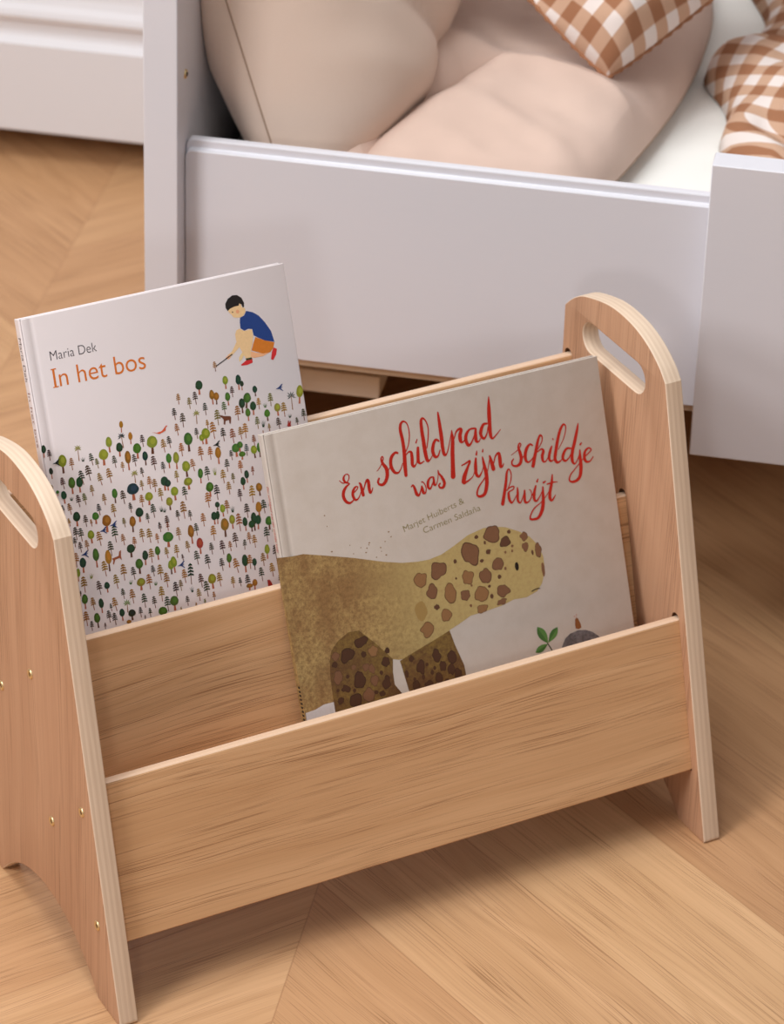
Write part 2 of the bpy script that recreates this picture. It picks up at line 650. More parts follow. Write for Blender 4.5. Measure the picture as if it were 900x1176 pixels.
def line_d(p, pts):
    """signed distance (+ to the left of travel) to a polyline and 0..1 position along it"""
    best = (9, 0, 1)
    n = len(pts) - 1
    for i in range(n):
        a, b = pts[i], pts[i + 1]
        d, s = seg_d(p, a, b)
        sc = min(1, max(0, s))
        qx, qy = a[0] + (b[0] - a[0]) * sc, a[1] + (b[1] - a[1]) * sc
        e = sqrt((p[0] - qx) ** 2 + (p[1] - qy) ** 2)
        if e < best[0]:
            best = (e, (i + (min(s, 1) if i == 0 else max(s, 0) if i == n - 1 else sc)) / n, -1 if d > 0 else 1)
    return best[0] * best[2], best[1]


def sm(a, b, x):
    t = min(1, max(0, (x - a) / (b - a)))
    return t * t * (3 - 2 * t)


# big canvas cushion leaning on the headboard: u runs into the room (+y), v up the lean
def ex1(p, u, v, side, w):
    if side > 0:
        for a, b, dz, wd in (((-0.95, 0.05), (-0.1, -0.95), -0.014, 0.07), ((-0.8, 0.55), (0.3, -0.75), 0.012, 0.16),
                             ((-0.25, 0.45), (0.35, -0.7), -0.032, 0.075), ((-1.0, -0.35), (-0.3, -1.0), 0.006, 0.10)):
            d, s = seg_d((u, v), a, b)
            p.z += dz * w * (0.45 * g1(d, wd) + 0.55 * exp(-abs(d) / (0.75 * wd))) * g1(s - 0.5, 0.55)
        p.z += 0.016 * w * g1(v + 0.72, 0.32) * g1(u + 0.70, 0.45)
    if p.y > 0:      # the top stands up straight against the board
        p.z += 0.3157 * p.y
    if side < 0:     # pressed flat where it touches the board
        lim = (-0.3068 + 0.292 + 0.3011 * p.y) / 0.9536
        p.z = max(p.z, lim)
    return p


puff('canvas_cushion', M_beige, 0.235, 0.235, 0.160, 0.070,
     frame_m((-0.292, 0.742, 0.552), (0, 1, 0), (-0.30, 0, 0.95)),
     'large plain beige canvas cushion leaning against the white headboard', 'cushion', ex1, seam=(0.0009, M_seam, 0.0), seed=3, pw=0.38)


# rosy beige cushion lying on the mattress beside it, its cover creased and folded
def lying():
    out = [(-0.200, 0.53), (-0.14, 0.497), (-0.06, 0.498), (0.005, 0.515), (0.035, 0.565), (0.055, 0.64), (0.074, 0.74), (0.084, 0.85),
           (0.08, 0.96), (0.05, 1.06), (-0.05, 1.10), (-0.16, 1.09), (-0.20, 1.02), (-0.205, 0.9), (-0.212, 0.75), (-0.215, 0.62)]
    n = len(out)
    ring = []
    for i in range(n):
        p0, p1, p2, p3 = (Vector(out[(i + k) % n]) for k in (-1, 0, 1, 2))
        for k in range(26):
            t = k / 26
            ring.append(0.5 * ((2 * p1) + (p2 - p0) * t + (2 * p0 - 5 * p1 + 4 * p2 - p3) * t * t + (3 * p1 - p0 - 3 * p2 + p3) * t ** 3))
    c = Vector((-0.075, 0.78))
    crease = [(-0.200, 0.475), (-0.182, 0.54), (-0.157, 0.605), (-0.118, 0.668), (-0.070, 0.70)]
    ridge = [(-0.14, 0.655), (-0.092, 0.668), (-0.040, 0.675), (0.015, 0.662), (0.060, 0.635)]
    m = len(ring)
    ns = 170
    V, F = [], []
    for side in (1, 0):
        for j in range(ns + 1):
            s = sin(j / ns * pi / 2)
            for q in ring:
                x, y = c.x + (q.x - c.x) * s, c.y + (q.y - c.y) * s
                if side:
                    e = max(0.0, 1 - s ** 4.5) ** 0.52
                    w = min(1, e * 1.8)
                    h = 0.052 * e
                    d, t = line_d((x, y), crease)[0], (0.5 * (x + 0.2) / 0.13 + 0.5 * (y - 0.475) / 0.225)
                    f = sm(-0.02, 0.15, t) * (1 - sm(0.75, 1.05, t))
                    if d > 0:
                        h += w * f * (-0.030 * exp(-d / 0.009) + 0.044 * (1 - exp(-d / 0.016)) * exp(-d / 0.05))
                    else:
                        h += w * f * (-0.036 * exp(d / 0.016) + 0.006 * g1(d + 0.045, 0.03))
                    d, t = line_d((x, y), ridge)[0], (x + 0.14) / 0.20
                    f = sm(0.10, 0.35, t) * (1 - sm(0.85, 1.2, t))
                    h += w * f * (0.016 * (exp(-abs(d) / 0.030) if d > 0 else exp(-abs(d) / 0.055)) - 0.008 * sm(0.0, 0.06, d))
                    for a, b, dz, wd in (((-0.09, 0.61), (0.01, 0.545), 0.004, 0.012), ((-0.06, 0.63), (0.03, 0.59), -0.004, 0.014),
                                         ((-0.12, 0.55), (-0.02, 0.515), 0.003, 0.012)):
                        d, t = seg_d((x, y), a, b)
                        h += w * dz * g1(d, wd) * g1(t - 0.5, 0.5)
                    h += w * (disp((x, y, 1), 14, 0.004) + disp((x, y, 5), 38, 0.002))
                    # the slack upper fold hangs over the lower face along the crease
                    d, t = line_d((x, y), crease)[0], (0.5 * (x + 0.2) / 0.13 + 0.5 * (y - 0.475) / 0.225)
                    if d > 0:
                        o_ = 0.026 * w * sm(-0.02, 0.15, t) * (1 - sm(0.75, 1.05, t)) * exp(-d / 0.018)
                        x, y = x + 0.90 * o_, y - 0.43 * o_
                    V.append((x, y, 0.366 + h))
                else:
                    V.append((x, y, 0.366 - 0.0125 * max(0.0, 1 - s ** 6) ** 0.5))
    base2 = (ns + 1) * m
    for side, base in ((1, 0), (0, base2)):
        for j in range(ns):
            for i in range(m):
                a, b = base + j * m + i, base + j * m + (i + 1) % m
                q = (a, a + m, b + m, b)
                F.append(q if side else q[::-1])
    me = bpy.data.meshes.new('lying_cushion')
    me.from_pydata(V, [], F)
    bm = bmesh.new()
    bm.from_mesh(me)
    bmesh.ops.remove_doubles(bm, verts=bm.verts, dist=0.00002)
    bmesh.ops.dissolve_degenerate(bm, dist=0.00001, edges=bm.edges)
    bmesh.ops.recalc_face_normals(bm, faces=bm.faces)
    bm.to_mesh(me)
    bm.free()
    o = link('lying_cushion', me, [M_pinkbeige], smooth=True)
    tag(o, 'creased rosy beige cushion lying flat on the mattress under the small gingham pillow', 'cushion')
    pts = [Vector((q.x, q.y, 0.366)) for q in ring[::4]]
    tube('piping', pts, 0.0008, M_seam, o, closed=True)


lying()


def ex3(p, u, v, side, w):
    if side > 0:
        p.z += w * 0.034 * (1 - 1.5 * abs(u - v - 0.15))
    return p


_r3, _u3 = Vector(CAM_R), Vector((-0.10, 0.74, 0.665))
_e1, _e2 = (_r3 * 0.745 + _u3 * 0.667).normalized(), (_r3 * -0.81 + _u3 * 0.58).normalized()
_c3 = Vector((0.032, 0.700, 0.428)) + (_e1 + _e2) * 0.118 * 0.94
puff('gingham_pillow', M_gingham, 0.118, 0.118, 0.045, 0.034, frame_m(_c3, _e1, _e2),
     'small brown and white gingham pillow with frilled edge resting on the rosy cushion', 'pillow', ex3, n=56,
     seam=(0.0022, M_gingham, 0.4), seed=5, pinch=0.03, wr=0.006)


# rumpled gingham cover at the right end
def cloth():
    nx, ny = 130, 130
    V, F, UV = [], [], []
    for j in range(ny + 1):
        for i in range(nx + 1):
            u, v = i / nx, j / ny
            x = 0.112 + 0.55 * u
            y = 0.60 + 0.53 * v
            v0 = v
            x += 0.05 * (1 - u) * (1 - sm(0, 0.20, v))
            v = (y - 0.672) / 0.46
            edge = 0.010 * sin(v * 13) + 0.014 * sm(0.36, 0.44, v) * (1 - sm(0.5, 0.9, v)) - 0.012 * g1(v - 0.33, 0.08)
            x += edge * (1 - u)
            ph = math.atan2(y - 0.61, x - 0.235)
            rr = sqrt((y - 0.61) ** 2 + (x - 0.235) ** 2)
            low = 1 - sm(0.33, 0.43, v)
            h = 0.034 + low * (0.008 + 0.013 * sin(ph * 9 + rr * 22) * min(1, rr * 9) * g1(rr, 0.22))
            h += 0.05 * sm(0.40, 0.75, v) + 0.018 * noise.noise(Vector((x * 12 + 9, y * 12, 1.3))) + 0.006 * noise.noise(Vector((x * 40 + 9, y * 40, 4.3)))
            h -= 0.012 * g1(v - 0.40, 0.03)
            fall = min(1, u * 10, v0 * 9 + 0.05, (1 - v0) * 6, (1 - u) * 6)
            fall = sqrt(max(0, fall) * (2 - max(0, fall)))
            V.append((x, y, 0.3545 + h * fall))
            UV.append(((u * 0.60 + 0.5 * h * fall + low * 0.06 * sin(v * 9 + 1)) * 0.6, (v * 0.52 + 1.1 * h * fall + low * 0.25 * u) * 0.6))
    for j in range(ny):
        for i in range(nx):
            a = j * (nx + 1) + i
            F.append((a, a + 1, a + nx + 2, a + nx + 1))
    me = bpy.data.meshes.new('gingham_cover')
    me.from_pydata(V, [], F)
    uvl = me.uv_layers.new(name='UVMap')
    for lp in me.loops:
        uvl.data[lp.index].uv = UV[lp.vertex_index]
    o = link('gingham_cover', me, [M_gingham], smooth=True)
    md = o.modifiers.new('thickness', 'SOLIDIFY')
    md.thickness = 0.002
    md.offset = 1
    tag(o, 'rumpled brown and white gingham cover bunched on the mattress behind the raised panel', 'blanket')


cloth()


# ------------------------------------------------------------------ wooden book rack
RK = empty('book_rack', 'low oak plywood book rack with two sloping pockets and carry-handle ends standing on the floor', 'book rack',
           mat=Matrix.Rotation(RACK_YAW, 4, 'Z'))
HA, TH = 0.25, 0.015
UV_ = Vector((0.2716, 0.9624))          # lean of the boards (y,z)
VV_ = Vector((0.9624, -0.2716))
BT = 0.0105
BOARDS = [('front_board', (0.0610, 0.1806), 0.1285), ('middle_board', (0.1490, 0.2470), 0.158), ('back_board', (0.2418, 0.3286), 0.172)]


def rounded(pts, radii, seg=5):
    out = []
    n = len(pts)
    for i, (p, r) in enumerate(zip(pts, radii)):
        p = Vector(p)
        if r <= 0:
            out.append(p)
            continue
        a = (Vector(pts[i - 1]) - p).normalized()
        b = (Vector(pts[(i + 1) % n]) - p).normalized()
        for k in range(seg + 1):
            t = k / seg
            q0, q1 = p + a * r, p + b * r
            out.append(q0 * (1 - t) ** 2 + p * 2 * t * (1 - t) + q1 * t * t)
    return out


def catmull(pts, sub=6):
    out = []
    n = len(pts)
    for i in range(n - 1):
        p0 = Vector(pts[max(0, i - 1)])
        p1, p2 = Vector(pts[i]), Vector(pts[i + 1])
        p3 = Vector(pts[min(n - 1, i + 2)])
        for k in range(sub):
            t = k / sub
            out.append(0.5 * ((2 * p1) + (p2 - p0) * t + (2 * p0 - 5 * p1 + 4 * p2 - p3) * t * t + (3 * p1 - p0 - 3 * p2 + p3) * t ** 3))
    out.append(Vector(pts[-1]))
    return out


def side_profile():
    top = catmull([(0.1045, 0.3715), (0.1156, 0.3820), (0.1347, 0.3925), (0.1587, 0.3985), (0.1901, 0.3985), (0.2262, 0.3890), (0.2425, 0.3800), (0.2545, 0.3690)], 12)
    arch = catmull([(0.2200, 0.0), (0.2020, 0.0175), (0.1800, 0.0315), (0.1550, 0.0395), (0.1295, 0.0420), (0.1040, 0.0390), (0.0790, 0.0300), (0.0570, 0.0165), (0.0390, 0.0)], 10)
    P = rounded([(0.03, 0.0), (0.0, 0.0), (0.0523, 0.18575)], [0, 0.004, 0], 6)[1:] + top
    P += [Vector((0.2559, 0.3672)), Vector((0.2562, 0.3666))]
    P += rounded([(0.2562, 0.2), (0.2562, 0.0), (0.22, 0.0)], [0, 0.004, 0])[1:-1]
    P += arch
    return P


def side_mesh(mirror):
    cu = bpy.data.curves.new('side_panel', 'CURVE')
    cu.dimensions = '2D'
    cu.fill_mode = 'BOTH'
    bev = 0.0012
    cu.extrude = TH / 2 - bev
    cu.bevel_depth = bev
    cu.bevel_resolution = 2
    cu.offset = -bev
    hy0, hy1, hz, hr = 0.1460, 0.2140, 0.3565, 0.0130
    hole = [(hy1 + hr * cos(a), hz + hr * sin(a)) for a in [pi / 2 - pi * k / 14 for k in range(15)]] + \
           [(hy0 + hr * cos(a), hz + hr * sin(a)) for a in [-pi / 2 - pi * k / 14 for k in range(15)]]
    for pts in (side_profile(), [Vector(h) for h in hole]):
        sp = cu.splines.new('POLY')
        sp.points.add(len(pts) - 1)
        for q, p in zip(sp.points, pts):
            q.co = (p.x, p.y, 0, 1)
        sp.use_cyclic_u = True
    ob = bpy.data.objects.new('tmp', cu)
    C.objects.link(ob)
    dg = bpy.context.evaluated_depsgraph_get()
    me = bpy.data.meshes.new_from_object(ob.evaluated_get(dg))
    bpy.data.objects.remove(ob)
    bm = bmesh.new()
    bm.from_mesh(me)
    bpy.data.meshes.remove(me)
    for v in bm.verts:
        v.co = Vector((v.co.z, v.co.x, v.co.y))
    bmesh.ops.remove_doubles(bm, verts=bm.verts, dist=0.00003)
    bmesh.ops.recalc_face_normals(bm, faces=bm.faces)
    return bm


def slot_cutter(x0, x1):
    bm = bmesh.new()
    for nm, (y, z), L in BOARDS:
        o = Vector((y, z))
        w = BT + 0.0006
        pts = []
        base = o - UV_ * (L + 0.001)
        top = o + VV_ * (w / 2) + UV_ * (-w / 2 + 0.0042)
        pts.append(base - VV_ * 0.0003)
        pts.append(base + VV_ * (w - 0.0003))
        for k in range(11):
            a = k / 10 * pi
            pts.append(top + VV_ * (cos(a) * w / 2 - 0.0003) + UV_ * (sin(a) * w / 2))
        extrude_profile(bm, [(p.x, p.y) for p in pts], x0, x1)
    me = bpy.data.meshes.new('slots')
    bm.to_mesh(me)
    bm.free()
    o = bpy.data.objects.new('slots', me)
    C.objects.link(o)
    return o


for sg in (-1, 1):
    bm = side_mesh(sg)
    cx = sg * (HA + TH / 2)
    tmp = from_bm('side_panel', bm)
    cut = slot_cutter(*( (-0.03, TH * -0.5 + 0.006) if sg > 0 else (TH * 0.5 - 0.006, 0.03) ))
    md = tmp.modifiers.new('slots', 'BOOLEAN')
    md.operation = 'DIFFERENCE'
    md.solver = 'EXACT'
    md.object = cut
    dg = bpy.context.evaluated_depsgraph_get()
    me = bpy.data.meshes.new_from_object(tmp.evaluated_get(dg))
    bpy.data.objects.remove(tmp)
    bpy.data.objects.remove(cut)
    me.name = 'side_panel'
    me.materials.clear()
    side = link('side_panel', me, [M_side, M_ply, M_slotshade], RK, (cx, 0, 0))
    me.polygons.foreach_set('use_smooth', [True] * len(me.polygons))
    me.set_sharp_from_angle(angle=radians(28))
    for p in me.polygons:
        if abs(p.normal.x) < 0.92:
            p.material_index = 1
        else:
            p.material_index = 0
    for p in me.polygons:      # routed slots the boards sit in, their shade painted dark brown
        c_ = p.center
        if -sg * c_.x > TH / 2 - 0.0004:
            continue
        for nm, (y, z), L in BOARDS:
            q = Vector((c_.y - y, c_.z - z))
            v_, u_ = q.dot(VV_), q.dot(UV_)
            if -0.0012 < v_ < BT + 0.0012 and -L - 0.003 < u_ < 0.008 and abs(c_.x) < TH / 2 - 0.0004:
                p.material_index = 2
    if sg < 0:
        for y, z in ((0.2092, 0.1817), (0.1528, 0.2265), (0.1187, 0.1134), (0.0634, 0.1579), (0.0387, 0.0700), (0.2370, 0.2800)):
            bm = bmesh.new()
            R = Matrix.Translation((-TH / 2 - 0.0004, y, z)) @ Matrix.Rotation(-pi / 2, 4, 'Y')
            prof_ = [(0.0040, -0.0006), (0.0040, 0.0003), (0.0034, 0.0008), (0.0024, 0.0008), (0.0018, 0.0002), (0.0, 0.0001)]
            rings = []
            for r_, h_ in prof_[:-1]:
                rings.append([bm.verts.new(R @ Vector((r_ * cos(2 * pi * k / 18), r_ * sin(2 * pi * k / 18), h_))) for k in range(18)])
            for a, b in zip(rings[:-1], rings[1:]):
                for k in range(18):
                    bm.faces.new((a[k], a[(k + 1) % 18], b[(k + 1) % 18], b[k]))
            bm.faces.new(rings[-1]).material_index = 1
            bmesh.ops.recalc_face_normals(bm, faces=bm.faces)
            o = from_bm('screw', bm, [M_brass, M_slot], side, smooth=True)
            o['label'] = 'small brass screw head'

for nm, (y, z), L in BOARDS:
    bm = bmesh.new()
    box(bm, -HA - 0.0055, HA + 0.0055, 0, BT, -L, 0)
    es = [e for e in bm.edges if abs(e.verts[0].co.z) < 1e-6 and abs(e.verts[1].co.z) < 1e-6 and abs(e.verts[0].co.y - e.verts[1].co.y) < 1e-6]
    bmesh.ops.bevel(bm, geom=es, offset=0.0022, segments=3, profile=0.5, affect='EDGES')
    es = [e for e in bm.edges if abs(e.verts[0].co.z + L) < 1e-6 and abs(e.verts[1].co.z + L) < 1e-6 and abs(e.verts[0].co.y - e.verts[1].co.y) < 1e-6]
    bmesh.ops.bevel(bm, geom=es, offset=0.001, segments=1, profile=0.5, affect='EDGES')
    bm.normal_update()
    for f in bm.faces:
        if f.normal.z > 0.3 and f.calc_center_median().z > -0.01:
            f.material_index = 1
    o = from_bm(nm, bm, [M_board, M_topedge], RK)
    o.location = (0, y, z)
    o.rotation_euler = (-math.atan2(UV_.x, UV_.y), 0, 0)

# pocket floors the books stand on
def pocket(name, foot):
    f = Vector(foot)
    bm = bmesh.new()
    a0 = Vector(BOARDS[0 if name == 'front_pocket_floor' else 1][1])
    b0 = Vector(BOARDS[1 if name == 'front_pocket_floor' else 2][1])
    top = (f).dot(UV_)
    v0 = a0.dot(VV_) + BT
    v1 = b0.dot(VV_)
    box(bm, -HA, HA, v0, v1, top - 0.008, top)
    for v in bm.verts:
        q = VV_ * v.co.y + UV_ * v.co.z
        v.co = Vector((v.co.x, q.x, q.y))
    from_bm(name, bm, [M_board], RK)


# ------------------------------------------------------------------ picture books
SCRIPT = [[(566,479,5),(590,503,6),(626,503,6),(648,479,6),(648,451,6),(627,442,6),(607,458,11),(603,481,14),(617,505,11),(646,520,6),(611,540,14),(585,575,19),(580,615,19),(597,652,17),(625,668,13),(654,656,8),(671,636,6)],[(653,607,8),(693,583,6),(710,563,8),(694,555,9),(669,578,16),(659,617,17),(673,653,14),(695,653,9),(717,630,6),(733,601,6)],[(727,534,8),(736,544,14),(742,586,19),(746,632,19)],[(751,605,6),(775,553,9),(797,525,14),(806,543,19),(804,592,19),(808,626,16),(822,621,8),(835,595,5)],[(891,476,4),(922,451,5),(951,412,6),(960,385,7),(951,375,7),(941,393,11),(949,428,17),(973,474,22),(973,524,22),(953,568,20),(922,590,17),(892,579,13),(887,557,13),(899,536,11)],[(987,494,5),(1010,466,5)],[(1087,376,13),(1067,370,14),(1036,390,19),(1018,427,20),(1018,476,20),(1038,518,17),(1068,528,11),(1094,505,6),(1117,465,5)],[(1160,380,6),(1192,326,6),(1211,248,7),(1204,173,7),(1176,146,11),(1150,161,16),(1139,208,19),(1145,283,20),(1145,373,22),(1135,478,24),(1130,563,20)],[(1156,408,6),(1182,389,9),(1203,398,16),(1203,443,20),(1198,492,19),(1211,511,13),(1233,491,6),(1241,468,5)],[(1266,375,16),(1258,423,20),(1253,479,19),(1268,499,11),(1287,495,6)],[(1256,332,9),(1269,308,5)],[(1268,499,8),(1301,489,6)],[(1342,392,6),(1365,314,7),(1377,243,7),(1366,186,8),(1342,157,12),(1325,177,18),(1320,249,21),(1321,332,23),(1322,425,23),(1331,491,19),(1355,487,7),(1376,464,5)],[(1450,361,12),(1426,346,14),(1401,378,19),(1387,430,21),(1400,474,18),(1426,475,11),(1450,435,7)],[(1479,141,9),(1479,183,16),(1479,256,21),(1479,339,23),(1476,422,21),(1482,477,18),(1503,474,8),(1525,433,6),(1552,365,5),(1574,305,5)],[(1574,305,6),(1571,378,21),(1555,467,25),(1543,557,26),(1529,661,30)],[(1586,372,6),(1609,326,9),(1638,308,14),(1657,316,18),(1640,356,23),(1638,402,21),(1657,415,9),(1683,393,6)],[(1776,332,11),(1732,330,11),(1697,359,19),(1684,403,21),(1698,448,19),(1725,440,11),(1759,392,8),(1779,350,9)],[(1783,337,12),(1773,385,21),(1773,432,19),(1792,441,9),(1811,422,6)],[(1885,317,11),(1853,319,16),(1826,360,21),(1820,396,19),(1841,428,14),(1872,398,8),(1891,346,7)],[(1934,115,6),(1925,177,19),(1916,250,25),(1908,332,23),(1903,414,21),(1916,443,12),(1950,424,7),(1995,389,4)],[(1160,661,7),(1177,651,9),(1187,681,16),(1196,724,19),(1213,742,12),(1234,710,7),(1249,676,7)],[(1249,676,9),(1251,695,16),(1256,729,18),(1274,733,9),(1284,698,6),(1273,658,6),(1256,641,5),(1253,648,4)],[(1361,629,9),(1334,626,9),(1309,653,16),(1303,693,16),(1320,711,11),(1348,671,7),(1360,641,7)],[(1360,637,12),(1360,687,16),(1378,687,6),(1400,636,5),(1408,584,6),(1411,609,9),(1433,648,16),(1447,693,18),(1431,725,16),(1403,722,11),(1396,702,10),(1410,690,8)],[(1617,594,7),(1650,585,9),(1693,574,12),(1664,621,16),(1629,678,26),(1612,723,26)],[(1615,736,14),(1658,722,9),(1698,699,5),(1729,645,5)],[(1746,565,12),(1734,627,21),(1731,687,19),(1753,711,14),(1785,676,6),(1804,634,5)],[(1756,537,12),(1764,511,6)],[(1805,569,9),(1809,626,18),(1817,702,23),(1809,784,23),(1782,853,21),(1743,869,16),(1716,858,12),(1716,828,11),(1741,787,9),(1790,742,7),(1827,695,5),(1851,635,5),(1870,583,7)],[(1813,526,10),(1819,509,6)],[(1869,574,12),(1877,622,21),(1885,680,25)],[(1891,644,7),(1919,585,9),(1951,569,16),(1953,620,23),(1951,676,19),(1969,675,9),(1980,659,5)],[(2057,608,3),(2109,586,4),(2143,562,6),(2154,542,7),(2142,533,8),(2128,559,13),(2136,605,19),(2140,651,20),(2122,692,19),(2085,703,13),(2054,686,10),(2055,659,10),(2071,643,7)],[(2145,657,5),(2165,639,5)],[(2253,573,10),(2233,560,12),(2201,584,19),(2179,633,20),(2179,678,17),(2201,696,10),(2240,673,6),(2267,634,5)],[(2295,614,5),(2335,569,6),(2349,531,8),(2334,509,12),(2312,537,15),(2288,594,19),(2262,660,20),(2233,735,22)],[(2287,634,7),(2327,619,10),(2342,638,17),(2326,675,19),(2327,715,15),(2348,724,8),(2378,695,6),(2398,664,5)],[(2421,619,10),(2400,655,17),(2384,701,17),(2393,730,12),(2419,727,6),(2454,694,5)],[(2440,561,8),(2442,569,6)],[(2476,654,4),(2532,585,5),(2563,520,6),(2567,483,8),(2548,470,12),(2514,509,17),(2483,575,19),(2456,649,20),(2435,717,20),(2450,754,15),(2486,746,7),(2510,724,5)],[(2587,671,10),(2552,664,13),(2521,691,17),(2504,732,17),(2525,759,12),(2564,736,7),(2597,690,6)],[(2681,492,7),(2660,550,17),(2626,633,20),(2594,707,20),(2585,768,19),(2600,799,10),(2629,778,6),(2657,730,5)],[(2664,704,10),(2658,766,19),(2653,838,22),(2634,906,20),(2599,934,17),(2558,936,13),(2535,917,10),(2552,878,8),(2604,836,6),(2660,794,5),(2697,766,5)],[(2675,659,12),(2688,648,6)],[(2697,764,7),(2742,740,7),(2766,720,8),(2743,702,10),(2709,723,15),(2695,766,19),(2706,804,15),(2742,808,8),(2775,779,5)],[(1977,875,5),(2017,812,6),(2032,752,7),(2018,712,8),(1996,736,13),(1978,803,17),(1954,878,19),(1921,970,22)],[(1972,873,6),(2010,855,7),(2040,857,8),(2031,878,7),(1995,888,8),(1985,903,15),(1985,948,17),(2000,979,12),(2022,966,6),(2054,928,5)],[(2070,873,8),(2065,921,15),(2058,974,15),(2078,996,8),(2110,950,6),(2129,909,8)],[(2129,909,10),(2122,952,15),(2120,1001,15),(2152,1004,8),(2183,966,6),(2183,923,5),(2171,913,5)],[(2183,966,5),(2215,928,5)],[(2232,896,10),(2213,937,17),(2202,993,17),(2221,1015,10),(2259,979,6),(2285,944,5)],[(2249,864,12),(2259,848,7)],[(2292,919,10),(2285,980,17),(2274,1050,22),(2251,1108,22),(2214,1149,17),(2169,1152,13),(2144,1142,12),(2152,1112,8),(2192,1067,8),(2253,1036,5),(2310,995,5),(2340,966,4)],[(2303,885,12),(2324,878,6)],[(2390,842,8),(2375,902,17),(2350,968,19),(2341,1020,19),(2358,1040,12),(2392,1007,5)],[(2335,904,8),(2381,901,8),(2428,906,4)]]
BODY = [(-54,946),(77,963),(173,967),(353,1021),(579,1092),(836,1184),(990,1229),(1116,1249),(1218,1256),(1331,1242),(1448,1200),(1581,1145),(1723,1121),(1805,1128),(1912,1156),(2028,1217),(2116,1281),(2186,1373),(2210,1466),(2208,1567),(2166,1671),(2115,1723),(2012,1750),(1902,1740),(1786,1763),(1645,1773),(1505,1777),(1402,1815),(1301,1847),(1172,1897),(881,1974),(835,1970),(785,1953),(684,2054),(437,2167),(270,2167),(240,2162),(151,2158),(72,2180),(-11,2186),(-21,2156)]
LEGA = [(447,1653),(537,1661),(653,1787),(754,1910),(785,1953),(769,2054),(768,2152),(822,2243),(868,2333),(838,2516),(250,2470),(245,2273),(235,2242),(234,2116),(239,1950),(253,1842),(278,1764),(349,1698)]
LEGB = [(842,1981),(1012,1931),(1173,1887),(1304,1848),(1331,1968),(1386,2151),(1391,2266),(1422,2459),(904,2398),(883,2245),(868,2149),(850,2025)]
SPOTS = [(1796,1182,76,63,'m'),(1578,1291,76,98,'m'),(1286,1362,68,78,'m'),(1893,1273,46,46,'d'),(2066,1267,32,32,'m'),(2063,1350,30,34,'m'),(2170,1401,32,55,'m'),(2193,1564,14,59,'m'),(1805,1432,49,59,'m'),(1684,1491,53,60,'m'),(1530,1476,49,60,'l'),(1356,1551,52,76,'l'),(1203,1517,49,63,'m'),(1485,1603,42,46,'m'),(1627,1628,58,59,'l'),(1819,1645,58,57,'m'),(1791,1733,44,26,'m'),(1614,1747,51,36,'l'),(1291,1719,46,49,'l'),(1116,1795,58,55,'l'),(1120,1397,52,65,'l'),(1087,1638,52,78,'f'),(1652,1176,18,15,'d'),(1718,1236,11,15,'d'),(1736,1314,22,19,'d'),(1669,1371,17,14,'d'),(1439,1323,15,17,'d'),(1940,1200,17,15,'d'),(1952,1318,12,11,'m'),(1945,1357,10,11,'m'),(1884,1353,10,11,'m'),(1864,1480,11,15,'m'),(1803,1532,16,17,'d'),(1703,1586,14,11,'d'),(1711,1669,15,18,'d'),(1518,1699,11,13,'m'),(1550,1543,9,10,'m'),(1426,1457,8,9,'d'),(1224,1640,23,23,'d'),(2120,1410,10,21,'d'),(1966,1487,17,35,'k'),(544,1753,55,41,'b'),(406,1831,59,56,'b'),(627,1850,42,44,'l'),(547,1855,23,23,'b'),(745,1875,23,22,'b'),(723,1958,34,41,'b'),(292,1876,23,22,'b'),(307,1813,33,37,'m'),(548,1957,33,32,'m'),(446,1934,19,17,'m'),(597,1983,26,37,'m'),(670,2032,15,17,'b'),(480,2045,50,74,'b'),(604,2080,33,44,'m'),(703,2125,36,53,'b'),(302,1979,42,51,'m'),(383,1993,15,17,'b'),(353,2083,33,32,'b'),(423,2115,15,17,'b'),(653,2197,26,26,'b'),(541,2180,50,59,'m'),(417,2197,55,59,'b'),(293,2166,29,26,'b'),(285,2080,13,14,'b'),(603,2174,19,17,'b'),(1293,2057,39,51,'b'),(1160,2017,36,51,'b'),(1198,2112,29,41,'b'),(1012,2072,36,56,'b'),(1269,2157,36,44,'b'),(1323,2206,36,44,'b'),(1154,2193,33,44,'b'),(1063,2226,36,32,'b'),(950,2212,33,44,'b'),(1021,2156,15,20,'b'),(1101,2137,15,20,'b'),(1129,2109,13,17,'b'),(940,1991,21,26,'b'),(884,2097,18,29,'b'),(1218,2230,18,14,'b'),(1067,2065,13,14,'b'),(944,2154,13,17,'b')]
SPECK = [(730,1023),(709,1045),(697,1077),(827,1098),(825,1068),(912,963),(405,802),(398,716),(412,1004),(591,1062),(870,1030),(736,1009),(659,1030),(778,1134),(863,1135),(571,990),(927,1005)]
MOUTH = [(2065,1713,7),(2090,1706,7),(2116,1703,7),(2138,1707,7)]
LEAF = [((2068,2006),(2145,2160),58),((2247,2051),(2147,2154),50),((2021,2205),(2139,2163),44)]
STEM = [(2139,2159,9),(2157,2195,9),(2173,2238,9)]
STONE = [(2255,2235),(2268,2206),(2301,2158),(2350,2130),(2423,2120),(2492,2133),(2550,2163),(2597,2207),(2621,2237),(2631,2271),(2617,2308),(2417,2323),(2259,2308)]
CREATURE = [(2411,2026),(2423,2019),(2438,2024),(2444,2042),(2456,2077),(2457,2105),(2442,2109),(2431,2112),(2406,2102),(2404,2072)]
WHITEFOOT = [(-11,2186),(72,2180),(151,2158),(241,2160),(245,2231),(232,2395),(-19,2366)]
